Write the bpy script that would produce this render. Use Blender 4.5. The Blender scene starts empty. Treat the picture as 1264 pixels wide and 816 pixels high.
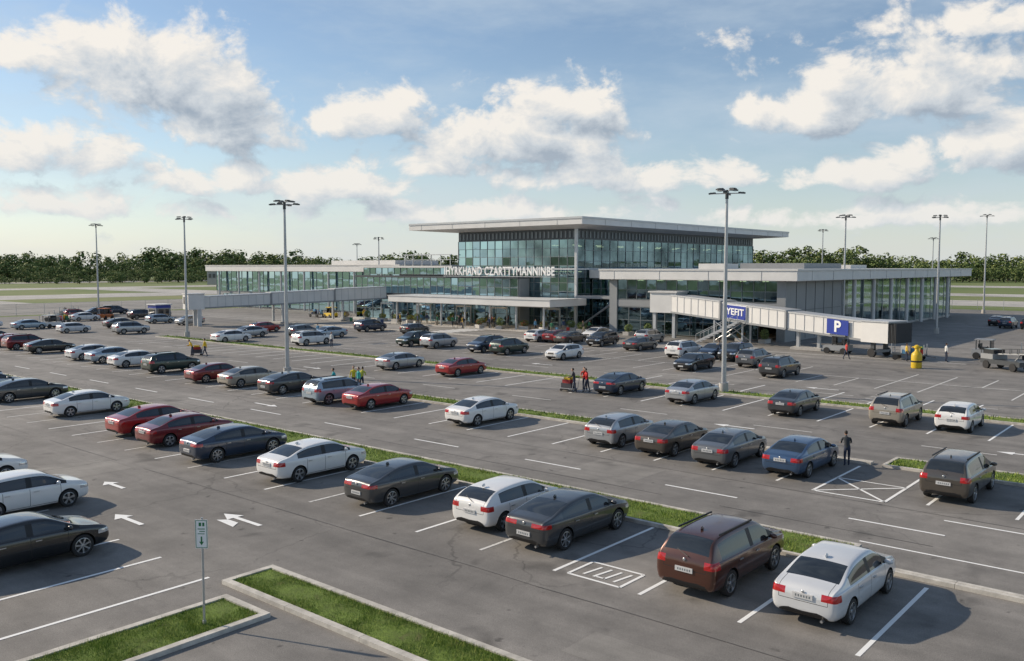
import bpy, bmesh, math, random
from mathutils import Vector, Matrix
R = random.Random(11)
# World frame: +X = direction the parking bays point, +Y = direction the rows run, Z up, metres.
scene = bpy.context.scene
COL = scene.collection

# ------------------------------------------------------------------ materials
def nodes_of(m):
    m.use_nodes = True
    nt = m.node_tree
    return nt, nt.nodes['Principled BSDF']

def ramp(nt, fac, stops):
    r = nt.nodes.new('ShaderNodeValToRGB')
    el = r.color_ramp.elements
    while len(el) < len(stops): el.new(0.5)
    for e, (p, c) in zip(el, stops):
        e.position = p; e.color = (c[0], c[1], c[2], 1)
    nt.links.new(fac, r.inputs[0])
    return r.outputs[0]

def noise(nt, scale, detail=4, rough=.55, vec=None, dist=0):
    n = nt.nodes.new('ShaderNodeTexNoise')
    n.inputs['Scale'].default_value = scale
    n.inputs['Detail'].default_value = detail
    n.inputs['Roughness'].default_value = rough
    n.inputs['Distortion'].default_value = dist
    if vec is not None: nt.links.new(vec, n.inputs['Vector'])
    return n.outputs['Fac']

def mat(name, col, rough=.5, metal=0., var=.12, scale=3., bump=0., coat=0., emit=None, spec=None):
    m = bpy.data.materials.new(name)
    nt, b = nodes_of(m)
    tc = nt.nodes.new('ShaderNodeTexCoord')
    f = noise(nt, scale, 5, .6, tc.outputs['Object'])
    lo = [c*(1-var) for c in col]; hi = [min(1, c*(1+var)) for c in col]
    nt.links.new(ramp(nt, f, [(.3, lo), (.7, hi)]), b.inputs['Base Color'])
    b.inputs['Roughness'].default_value = rough
    b.inputs['Metallic'].default_value = metal
    b.inputs['Coat Weight'].default_value = coat
    b.inputs['Coat Roughness'].default_value = .04
    if spec is not None: b.inputs['Specular IOR Level'].default_value = spec
    if bump:
        bn = nt.nodes.new('ShaderNodeBump'); bn.inputs['Strength'].default_value = bump
        bn.inputs['Distance'].default_value = .02
        nt.links.new(noise(nt, scale*8, 6, .6, tc.outputs['Object']), bn.inputs['Height'])
        nt.links.new(bn.outputs[0], b.inputs['Normal'])
    if emit:
        b.inputs['Emission Color'].default_value = (*emit[0], 1); b.inputs['Emission Strength'].default_value = emit[1]
    return m

def asphalt_mat(name, base, crack=True):
    m = bpy.data.materials.new(name); nt, b = nodes_of(m)
    tc = nt.nodes.new('ShaderNodeTexCoord'); o = tc.outputs['Object']
    big = ramp(nt, noise(nt, .055, 4, .6, o, .6), [(.3, [c*.78 for c in base]), (.5, base), (.7, [c*1.25 for c in base])])
    def mul(a, bb, fac=1.):
        x = nt.nodes.new('ShaderNodeMix'); x.data_type = 'RGBA'; x.blend_type = 'MULTIPLY'
        x.inputs[0].default_value = fac
        nt.links.new(a, x.inputs[6]); nt.links.new(bb, x.inputs[7]); return x.outputs[2]
    g = lambda v: (v, v, v)
    c = mul(big, ramp(nt, noise(nt, .7, 6, .65, o), [(.25, g(.76)), (.75, g(1.2))]))
    c = mul(c, ramp(nt, noise(nt, 40, 3, .8, o), [(.3, g(.62)), (.7, g(1.3))]))
    c = mul(c, ramp(nt, noise(nt, .42, 3, .5, o, .3), [(.27, g(.58)), (.38, g(1.0))]))
    c = mul(c, ramp(nt, noise(nt, 1.9, 2, .5, o, .2), [(.24, g(.5)), (.31, g(1.0))]))
    mp = nt.nodes.new('ShaderNodeMapping'); mp.inputs['Scale'].default_value = (1, .04, 1)
    nt.links.new(o, mp.inputs[0])
    c = mul(c, ramp(nt, noise(nt, .55, 4, .65, mp.outputs[0]), [(.3, g(.8)), (.7, g(1.2))]))
    if crack:
        wv = nt.nodes.new('ShaderNodeVectorMath'); wv.operation = 'ADD'
        nn = nt.nodes.new('ShaderNodeTexNoise'); nn.inputs['Scale'].default_value = 1.1; nn.inputs['Detail'].default_value = 5
        nt.links.new(o, nn.inputs['Vector'])
        nt.links.new(o, wv.inputs[0]); nt.links.new(nn.outputs['Color'], wv.inputs[1])
        vo = nt.nodes.new('ShaderNodeTexVoronoi'); vo.feature = 'DISTANCE_TO_EDGE'; vo.inputs['Scale'].default_value = .17
        nt.links.new(wv.outputs[0], vo.inputs['Vector'])
        cr = ramp(nt, vo.outputs['Distance'], [(.0, g(.6)), (.003, g(.62)), (.006, g(1))])
        ms = nt.nodes.new('ShaderNodeMix'); ms.data_type = 'RGBA'
        nt.links.new(ramp(nt, noise(nt, .09, 2, .5, o), [(.45, g(0)), (.6, g(1))]), ms.inputs[0])
        ms.inputs[6].default_value = (1, 1, 1, 1); nt.links.new(cr, ms.inputs[7])
        c = mul(c, ms.outputs[2])
    nt.links.new(c, b.inputs['Base Color'])
    b.inputs['Roughness'].default_value = .78
    b.inputs['Specular IOR Level'].default_value = .4
    bn = nt.nodes.new('ShaderNodeBump'); bn.inputs['Strength'].default_value = .3; bn.inputs['Distance'].default_value = .01
    nt.links.new(noise(nt, 60, 3, .7, o), bn.inputs['Height']); nt.links.new(bn.outputs[0], b.inputs['Normal'])
    return m

def paint_line_mat(name, col, worn=.45):
    m = bpy.data.materials.new(name); nt, b = nodes_of(m)
    tc = nt.nodes.new('ShaderNodeTexCoord'); o = tc.outputs['Object']
    f = noise(nt, 9, 8, .75, o)
    nt.links.new(ramp(nt, f, [(worn-.12, (.19, .185, .175)), (worn, col)]), b.inputs['Base Color'])
    b.inputs['Roughness'].default_value = .6
    return m

def field_mat():
    m = bpy.data.materials.new('field_grass'); nt, b = nodes_of(m)
    tc = nt.nodes.new('ShaderNodeTexCoord'); o = tc.outputs['Object']
    c = ramp(nt, noise(nt, .012, 6, .65, o, .5), [(.3, (.07, .115, .022)), (.5, (.12, .16, .038)), (.7, (.20, .195, .08))])
    nt.links.new(c, b.inputs['Base Color']); b.inputs['Roughness'].default_value = .95
    return m

def turf_mat():
    m = bpy.data.materials.new('turf'); nt, b = nodes_of(m)
    tc = nt.nodes.new('ShaderNodeTexCoord'); o = tc.outputs['Object']
    c = ramp(nt, noise(nt, 1.6, 8, .75, o, .5), [(.28, (.14, .11, .05)), (.42, (.11, .16, .025)), (.6, (.16, .24, .035)), (.8, (.28, .30, .09))])
    nt.links.new(c, b.inputs['Base Color']); b.inputs['Roughness'].default_value = .95
    bn = nt.nodes.new('ShaderNodeBump'); bn.inputs['Distance'].default_value = .05
    nt.links.new(noise(nt, 25, 6, .7, o), bn.inputs['Height']); nt.links.new(bn.outputs[0], b.inputs['Normal'])
    return m

def leaf_mat(name, a, bcol, sc=.3):
    m = bpy.data.materials.new(name); nt, b = nodes_of(m)
    tc = nt.nodes.new('ShaderNodeTexCoord')
    nt.links.new(ramp(nt, noise(nt, sc, 4, .6, tc.outputs['Object']), [(.35, a), (.65, bcol)]), b.inputs['Base Color'])
    b.inputs['Roughness'].default_value = .8; b.inputs['Specular IOR Level'].default_value = .2
    return m

def curtain_glass(name, tint, refl=.3, trans=.55, gcol=(.8,.88,.92)):
    m = bpy.data.materials.new(name); m.use_nodes = True; nt = m.node_tree
    nt.nodes.clear()
    out = nt.nodes.new('ShaderNodeOutputMaterial')
    gl = nt.nodes.new('ShaderNodeBsdfGlossy'); gl.inputs['Roughness'].default_value = .03
    gl.inputs['Color'].default_value = (*gcol, 1)
    tr = nt.nodes.new('ShaderNodeBsdfTransparent'); tr.inputs['Color'].default_value = (*[trans*t for t in tint], 1)
    fr = nt.nodes.new('ShaderNodeFresnel'); fr.inputs['IOR'].default_value = 1.5
    tc = nt.nodes.new('ShaderNodeTexCoord')
    mx = nt.nodes.new('ShaderNodeMath'); mx.operation = 'MULTIPLY_ADD'
    mx.inputs[1].default_value = 1.0
    n = noise(nt, .22, 3, .6, tc.outputs['Object'])
    ad = nt.nodes.new('ShaderNodeMath'); ad.operation = 'MULTIPLY_ADD'; ad.inputs[1].default_value = 1.1; ad.inputs[2].default_value = refl-.55
    nt.links.new(n, ad.inputs[0])
    nt.links.new(fr.outputs[0], mx.inputs[0]); nt.links.new(ad.outputs[0], mx.inputs[2])
    mx.use_clamp = True
    bn = nt.nodes.new('ShaderNodeBump'); bn.inputs['Strength'].default_value = .12; bn.inputs['Distance'].default_value = .05
    nt.links.new(noise(nt, .5, 2, .5, tc.outputs['Object']), bn.inputs['Height'])
    nt.links.new(bn.outputs[0], gl.inputs['Normal'])
    mix = nt.nodes.new('ShaderNodeMixShader')
    nt.links.new(mx.outputs[0], mix.inputs[0]); nt.links.new(tr.outputs[0], mix.inputs[1]); nt.links.new(gl.outputs[0], mix.inputs[2])
    nt.links.new(mix.outputs[0], out.inputs[0])
    return m

M = dict(
 asphalt=asphalt_mat('asphalt', (.205, .193, .178)),
 asphalt2=asphalt_mat('asphalt_old', (.24, .227, .208)),
 seam=mat('tar_seam', (.055, .052, .05), .6, var=.3, scale=4),
 concrete_field=asphalt_mat('runway_concrete', (.42, .40, .37), False),
 field=field_mat(), turf=turf_mat(),
 line=paint_line_mat('line_paint', (.82, .82, .80), .38),
 line_old=paint_line_mat('line_paint_worn', (.66, .65, .62), .47),
 kerb=mat('kerb_concrete', (.48, .455, .41), .85, var=.28, scale=2.5, bump=.3),
 conc=mat('concrete', (.44, .42, .39), .85, var=.15, scale=1.5, bump=.2),
 galv=mat('galvanised_steel', (.45, .46, .47), .42, .6, var=.1),
 white=mat('white_panel', (.68, .67, .65), .45, var=.06, scale=.6),
 roofw=mat('roof_metal', (.60, .59, .57), .45, .1, var=.08, scale=.2),
 soffit=mat('soffit_panel', (.50, .48, .46), .6, var=.06, scale=.5),
 grey=mat('grey_cladding', (.27, .28, .29), .5, .2, var=.07, scale=.4),
 dgrey=mat('dark_cladding', (.06, .066, .072), .45, .2, var=.1),
 frame=mat('mullion', (.18, .20, .21), .45, .2, var=.05),
 framel=mat('mullion_light', (.5, .51, .52), .4, .3, var=.05),
 cglass=curtain_glass('curtain_glass', (.34, .62, .70), .30, .38, (.36,.54,.62)),
 clear=curtain_glass('clear_glass', (.78, .93, .95), .16, .87, (.65,.78,.84)),
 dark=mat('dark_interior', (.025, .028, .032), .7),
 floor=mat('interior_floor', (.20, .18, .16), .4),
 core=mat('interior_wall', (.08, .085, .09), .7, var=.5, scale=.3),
 lampw=mat('interior_lamp', (1, .8, .5), .5, emit=((1, .72, .38), 5.0)),
 letter=mat('letter_white', (.85, .85, .84), .4, var=.03),
 blue=mat('sign_blue', (.02, .045, .30), .4, var=.06),
 tyre=mat('tyre_rubber', (.018, .018, .019), .75, var=.2, scale=12),
 rim=mat('alloy_rim', (.55, .56, .57), .28, .85, var=.05),
 blk=mat('black_trim', (.012, .012, .013), .5, var=.1),
 cg=mat('car_glass', (.018, .022, .025), .03, var=.3, scale=1.5, spec=1.0),
 tail=mat('tail_lamp', (.42, .012, .012), .12, var=.2, scale=20, coat=.8),
 head=mat('head_lamp', (.6, .62, .64), .1, .5, var=.2, scale=20, coat=.8),
 plate=mat('licence_plate', (.55, .55, .55), .4, var=.05),
 yellow=mat('safety_yellow', (.62, .42, .02), .45, var=.1),
 orange=mat('orange_paint', (.5, .14, .03), .5),
 redp=mat('red_paint', (.45, .02, .02), .45),
 green=mat('sign_green', (.02, .17, .06), .5),
 skin=mat('skin', (.5, .3, .21), .6), hair=mat('hair', (.025, .017, .012), .7),
 shoe=mat('shoe', (.03, .03, .03), .6),
 bark=mat('bark', (.09, .07, .05), .9, bump=.3),
 leafA=leaf_mat('leaves_dark', (.055, .085, .035), (.08, .115, .045)),  # leaf greens lightened: the tree line's distance haze is in the colour
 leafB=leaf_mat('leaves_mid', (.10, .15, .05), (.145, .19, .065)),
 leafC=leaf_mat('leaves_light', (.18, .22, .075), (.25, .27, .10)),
 bladeA=leaf_mat('blade_dark', (.09, .16, .022), (.15, .23, .04), 2),
 bladeB=leaf_mat('blade_light', (.22, .31, .05), (.32, .35, .10), 2),
)

# ------------------------------------------------------------------ mesh builder
class MB:
    def __init__(s): s.v = []; s.f = []; s.m = []; s.mats = []
    def mi(s, m):
        if isinstance(m, str): m = M[m]
        if m not in s.mats: s.mats.append(m)
        return s.mats.index(m)
    def quad(s, pts, m):
        i = len(s.v); s.v += [tuple(p) for p in pts]; s.f.append(tuple(range(i, i+len(pts)))); s.m.append(s.mi(m))
    def box(s, x0, x1, y0, y1, z0, z1, m, mt=None):
        s.hexa([(x0,y0,z0),(x1,y0,z0),(x1,y1,z0),(x0,y1,z0),(x0,y0,z1),(x1,y0,z1),(x1,y1,z1),(x0,y1,z1)], m, mt)
    def hexa(s, P, m, mt=None):
        if mt is not None: P = [tuple(mt @ Vector(p)) for p in P]
        i = len(s.v); s.v += P; k = s.mi(m)
        for f in ((0,3,2,1),(4,5,6,7),(0,1,5,4),(1,2,6,5),(2,3,7,6),(3,0,4,7)):
            s.f.append(tuple(i+a for a in f)); s.m.append(k)
    def beam(s, A, B, w, h, m, zoff=0):
        A = Vector(A); B = Vector(B); d = (B-A); n = Vector((-d.y, d.x, 0))
        n = n.normalized()*(w/2) if n.length > 1e-6 else Vector((w/2, 0, 0))
        if abs(d.x)+abs(d.y) < 1e-6:
            u = Vector((0, h/2, 0)); P = [A-n-u, A+n-u, A+n+u, A-n+u, B-n-u, B+n-u, B+n+u, B-n+u]
            s.hexa([tuple(p) for p in P], m); return
        u = Vector((0, 0, h))
        z = Vector((0, 0, zoff))
        P = [A-n+z, B-n+z, B+n+z, A+n+z, A-n+u+z, B-n+u+z, B+n+u+z, A+n+u+z]
        s.hexa([tuple(p) for p in P], m)
    def tube(s, A, B, r0, r1, n, m, caps=True):
        A = Vector(A); B = Vector(B); d = (B-A).normalized()
        t = Vector((0, 0, 1)) if abs(d.z) < .9 else Vector((1, 0, 0))
        a = d.cross(t).normalized(); b = d.cross(a)
        i = len(s.v); k = s.mi(m)
        for C, r in ((A, r0), (B, r1)):
            for j in range(n):
                an = 2*math.pi*j/n
                s.v.append(tuple(C + a*(r*math.cos(an)) + b*(r*math.sin(an))))
        for j in range(n):
            j2 = (j+1) % n
            s.f.append((i+j, i+n+j, i+n+j2, i+j2)); s.m.append(k)
        if caps:
            s.f.append(tuple(i+j for j in range(n))); s.m.append(k)
            s.f.append(tuple(i+n+j for j in reversed(range(n)))); s.m.append(k)
    def lathe(s, C, axis, prof, n, m):
        C = Vector(C); d = Vector(axis).normalized()
        t = Vector((0, 0, 1)) if abs(d.z) < .9 else Vector((1, 0, 0))
        a = d.cross(t).normalized(); b = d.cross(a)
        i = len(s.v); k = s.mi(m)
        for r, h in prof:
            for j in range(n):
                an = 2*math.pi*j/n
                s.v.append(tuple(C + d*h + a*(r*math.cos(an)) + b*(r*math.sin(an))))
        for q in range(len(prof)-1):
            for j in range(n):
                j2 = (j+1) % n
                s.f.append((i+q*n+j, i+(q+1)*n+j, i+(q+1)*n+j2, i+q*n+j2)); s.m.append(k)
    def blob(s, c, r, m, n=8, rings=6):
        prof = [(max(1e-3, math.sin(math.pi*i/rings)), -math.cos(math.pi*i/rings)) for i in range(rings+1)]
        i0 = len(s.v)
        s.lathe((0, 0, 0), (0, 0, 1), prof, n, m)
        for j in range(i0, len(s.v)):
            x, y, z = s.v[j]; s.v[j] = (c[0]+x*r[0], c[1]+y*r[1], c[2]+z*r[2])
    def mesh(s, name, smooth=None):
        me = bpy.data.meshes.new(name); me.from_pydata(s.v, [], s.f)
        for m in s.mats: me.materials.append(m)
        me.polygons.foreach_set('material_index', s.m)
        if smooth is not None:
            me.polygons.foreach_set('use_smooth', [True]*len(s.f))
            me.set_sharp_from_angle(angle=math.radians(smooth))
        me.update(); return me
    def obj(s, name, parent=None, smooth=None, loc=None, rot=0):
        o = bpy.data.objects.new(name, s.mesh(name, smooth)); COL.objects.link(o)
        if parent: o.parent = parent
        if loc: o.location = loc
        o.rotation_euler[2] = rot
        return o
def place(me, name, loc, rot=0, scale=1):
    o = bpy.data.objects.new(name, me); COL.objects.link(o); o.location = loc; o.rotation_euler[2] = rot
    o.scale = (scale,)*3; return o
def empty(name, loc=(0, 0, 0)):
    e = bpy.data.objects.new(name, None); COL.objects.link(e); e.location = loc; return e
def text(body, name, loc, xdir, size, m, parent, extrude=.05, width=None, bold=.012, space=1.0):
    c = bpy.data.curves.new(name, 'FONT'); c.body = body; c.size = size; c.extrude = extrude; c.offset = size*bold; c.space_character = space
    c.align_x = 'CENTER'; c.align_y = 'CENTER'; c.materials.append(M[m])
    o = bpy.data.objects.new(name+'_tmp', c); COL.objects.link(o)
    bpy.context.view_layer.update()
    sx = width/o.dimensions.x if width else 1
    me = bpy.data.meshes.new_from_object(o.evaluated_get(bpy.context.evaluated_depsgraph_get()))
    bpy.data.objects.remove(o)
    me.name = name
    X = Vector(xdir).normalized(); Y = Vector((0, 0, 1)); Z = X.cross(Y)
    mt = Matrix(((X.x*sx, Y.x, Z.x, loc[0]), (X.y*sx, Y.y, Z.y, loc[1]), (X.z*sx, Y.z, Z.z, loc[2]), (0, 0, 0, 1)))
    me.transform(mt)
    ob = bpy.data.objects.new(name, me); COL.objects.link(ob); ob.parent = parent
    return ob

# ------------------------------------------------------------------ ground
g = MB(); g.quad([(-3000,-3000,0),(5000,-3000,0),(5000,5000,0),(-3000,5000,0)], 'field'); g.obj('ground_grass_field')
g = MB(); g.quad([(-90,-110,.02),(205,-110,.02),(205,172,.02),(-90,172,.02)], 'asphalt'); g.obj('parking_lot_asphalt')
g = MB()
def sheet(x0,x1,y0,y1,z,m): g.quad([(x0,y0,z),(x1,y0,z),(x1,y1,z),(x0,y1,z)], m)
sheet(-90,205,176,232,.02,'asphalt2'); sheet(-200,330,262,300,.02,'concrete_field'); sheet(-200,420,372,400,.02,'concrete_field')
sheet(-200,500,520,560,.02,'concrete_field'); sheet(60,90,232,262,.02,'concrete_field'); sheet(160,185,300,372,.02,'concrete_field')
sheet(225,262,-150,200,.02,'concrete_field'); sheet(300,330,-200,262,.02,'concrete_field'); sheet(430,470,-300,360,.02,'concrete_field')
g.obj('airfield_runway')
g = MB(); sheet(84.9,94.0,20,172,.026,'asphalt2'); g.obj('terminal_road')
g = MB(); g.box(94.2,104,66,123,.0,.15,'conc'); g.box(94.0,94.2,66,123,0,.16,'kerb'); g.obj('terminal_pavement')

# ------------------------------------------------------------------ medians with kerbs, grass
def median(x0,x1,y0,y1,grass=True,name='grass_median',k=.16):
    b=MB()
    n=max(1,int((y1-y0)/3))
    for i in range(n):
        a=y0+(y1-y0)*i/n+.006; c=y0+(y1-y0)*(i+1)/n-.006
        b.box(x0,x0+k,a,c,0,.14,'kerb'); b.box(x1-k,x1,a,c,0,.14,'kerb')
    b.box(x0+k+.003,x1-k-.003,y0,y0+k,0,.14,'kerb'); b.box(x0+k+.003,x1-k-.003,y1-k,y1,0,.14,'kerb')
    o=b.obj(name)
    t=MB()
    if grass:
        nx=max(2,int((x1-x0-2*k)/.35)); ny=max(2,int((y1-y0-2*k)/.6))
        X=[x0+k+.004+(x1-x0-2*k-.008)*i/nx for i in range(nx+1)]; Y=[y0+k+.004+(y1-y0-2*k-.008)*j/ny for j in range(ny+1)]
        for i in range(nx+1):
            for j in range(ny+1):
                e=(0<i<nx and 0<j<ny); t.v.append((X[i],Y[j],.10+(R.uniform(.0,.06) if e else 0)))
        kk=t.mi('turf')
        for i in range(nx):
            for j in range(ny):
                a=i*(ny+1)+j; t.f.append((a,a+ny+1,a+ny+2,a+1)); t.m.append(kk)
        tt=t.obj('turf',parent=o,smooth=60)
    elif x1-x0>2*k+.02:
        t.box(x0+k+.003,x1-k-.003,y0+k+.003,y1-k-.003,0,.12,'conc'); t.obj('infill',parent=o)
    return o
blades=MB(); ka=blades.mi('bladeA'); kb=blades.mi('bladeB')
def grass(x0,x1,y0,y1,dens,h,w):
    n=int((x1-x0)*(y1-y0)*dens)
    for _ in range(n):
        x=R.uniform(x0,x1); y=R.uniform(y0,y1)
        cl=math.sin(x*2.1+y*1.3)*math.sin(y*1.7-x*.9)
        if cl<-.45 and R.random()<.6: continue
        a=R.uniform(0,6.28); hh=h*R.uniform(.5,1.3)*(1+.35*cl); ww=w*R.uniform(.7,1.3); l=hh*R.uniform(.1,.8); b=R.uniform(0,6.28)
        i=len(blades.v); dx=math.cos(a)*ww/2; dy=math.sin(a)*ww/2
        blades.v+=[(x-dx,y-dy,.10),(x+dx,y+dy,.10),(x+math.cos(b)*l,y+math.sin(b)*l,.11+hh)]
        blades.f.append((i,i+1,i+2)); blades.m.append(ka if R.random()<.5 else kb)
k=.17
median(25.95,28.3,9.2,104); grass(25.95+k,28.3-k,9.2+k,30,420,.10,.02); grass(25.95+k,28.3-k,30,60,180,.11,.035); grass(25.95+k,28.3-k,60,104,60,.12,.06)
median(26.3,26.66,-30,9.0,False,'kerb_island')
median(40.5,42.2,26,47); grass(40.5+k,42.2-k,26+k,47-k,110,.12,.05)
median(40.55,41.0,12.9,25.6,False,'kerb_island')
median(40.5,42.6,-12,12.4); grass(40.5+k,42.6-k,-5,12.2,160,.11,.04)
median(56.4,58.2,4,108); grass(56.4+k,58.2-k,4+k,108-k,60,.13,.06)
median(13.25,14.95,1,22.0,k=.2); grass(13.47,14.73,8,21.78,1500,.085,.012)
median(1,12.75,18.9,20.95,k=.2); grass(6,12.53,19.12,20.73,1500,.085,.012)
median(84.0,84.7,40,118,False,'kerb_island')
blades.obj('grass')

# ------------------------------------------------------------------ markings
g=MB(); Z=.028
def ln(x0,x1,y0,y1,m='line'): g.quad([(x0,y0,Z),(x1,y0,Z),(x1,y1,Z),(x0,y1,Z)],m)
def lnp(ax,ay,bx,by,w=.12,m='line'):
    d=Vector((bx-ax,by-ay)).normalized(); n=Vector((-d.y,d.x))*(w/2)
    g.quad([(ax-n.x,ay-n.y,Z+.004),(bx-n.x,by-n.y,Z+.004),(bx+n.x,by+n.y,Z+.004),(ax+n.x,ay+n.y,Z+.004)],m)
y=6.6; i=0
while y<100:
    ln(20.2,25.85,y-.06,y+.06, 'line' if R.random()<.75 else 'line_old'); y+=2.95
for (xa,xb,ya,yb,st,m) in ((35.0,40.4,-4,112,2.98,'line'),(50.2,56.3,0,104,3.0,'line'),(66.6,72.2,8,112,3.0,'line_old'),(72.2,77.8,8,60,3.0,'line_old'),(58.2,63.2,12,42,3.0,'line'),(77.5,82.8,34,100,3.0,'line_old'),(42.8,46.5,-10,6,3.0,'line')):
    y=ya+1.1
    while y<yb:
        if R.random()<.9 and not (xa==35.0 and 10<y<13.5): ln(xa,xb,y-.06,y+.06,m)
        y+=st
y=22.75
while y<70: ln(7.2,13.3,y-.06,y+.06); y+=2.75
ln(72.14,72.26,8,60,'line_old')
for y in [a*7.5 for a in range(1,14)]: ln(31.3,31.42,y,y+3.2,'line')
for y in [a*9 for a in range(1,12)]: ln(46.6,46.72,y,y+3.4,'line_old'); ln(61.8,61.92,y+3,y+6,'line_old')
ln(28.9,29.0,-8,9.5); ln(33.2,33.32,2,8,'line')
ln(88.9,89.05,20,150,'line_old')
lnp(20.3,13.2,20.3,15.0,.1); lnp(21.6,13.2,21.6,15.0,.1); lnp(20.3,13.2,21.6,13.2,.1); lnp(20.3,15.0,21.6,15.0,.1)
for a in (13.45,13.8,14.15,14.5): lnp(20.55,a+.12,21.35,a,.09)
lnp(20.6,13.9,20.6,14.2,.08)
lnp(34.4,10.4,40.0,10.4); lnp(34.4,13.2,40.0,13.2); lnp(34.4,10.4,37.2,13.2,.11); lnp(34.4,13.2,37.2,10.4,.11); lnp(34.4,10.4,34.4,13.2); lnp(37.2,10.4,37.2,13.2,.1)
for a in (0,1,2,3): lnp(59+a*1.1,17.5,60.2+a*1.1,20,.11,'line_old')
def arrow(x,y,ang,L=2.2,m='line'):
    c,s=math.cos(ang),math.sin(ang)
    def T(a,b): return (x+a*c-b*s, y+a*s+b*c, Z+.008)
    g.quad([T(-L/2,-.09),T(L*.2,-.09),T(L*.2,.09),T(-L/2,.09)],m)
    g.quad([T(L*.2,-.34),T(L/2+.1,0),T(L*.2,.34)],m)
arrow(17.2,27.1,math.pi/2,2.2); g.quad([(16.5,26.6,Z+.006),(16.9,26.9,Z+.006),(16.9,27.5,Z+.006),(16.6,27.8,Z+.006)],'line')
arrow(14.6,30.2,math.pi/2,1.9); arrow(16.6,35.5,math.pi/2,1.6)
arrow(33.0,49,-math.pi/2,2.4); arrow(45.5,22,math.pi/2,2.4); arrow(48.0,64,-math.pi/2,2.4); arrow(63.5,50,math.pi/2,2.4)
arrow(64,24,math.pi/2,2.4); arrow(47.5,8,math.pi/2,2.2)
for i in range(7): ln(85.2+i*1.25,85.9+i*1.25,84,88,'line')
g.obj('painted_road_markings')
g=MB()
for (x0,x1,y0,y1) in ((30.0,33.6,19.5,23.0),(44.5,47.2,55,62),(15.4,18.6,38,41),(62,65,30,38),(16.0,17.4,4,12)):
    g.quad([(x0,y0,.0235),(x1,y0,.0235),(x1,y1,.0235),(x0,y1,.0235)],'asphalt2')
for x0 in (5.2,18.9,29.9,33.9,44.1,48.6,60.4,64.9,75,79.5):
    y=-20; x=x0
    while y<120:
        x2=x0+R.uniform(-.04,.04); w_=R.uniform(.01,.024)
        if R.random()<.8: g.quad([(x-w_,y,.0265),(x+w_,y,.0265),(x2+w_,y+2.5,.0265),(x2-w_,y+2.5,.0265)],'seam')
        x=x2; y+=2.5
g.obj('asphalt_repairs')

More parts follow.
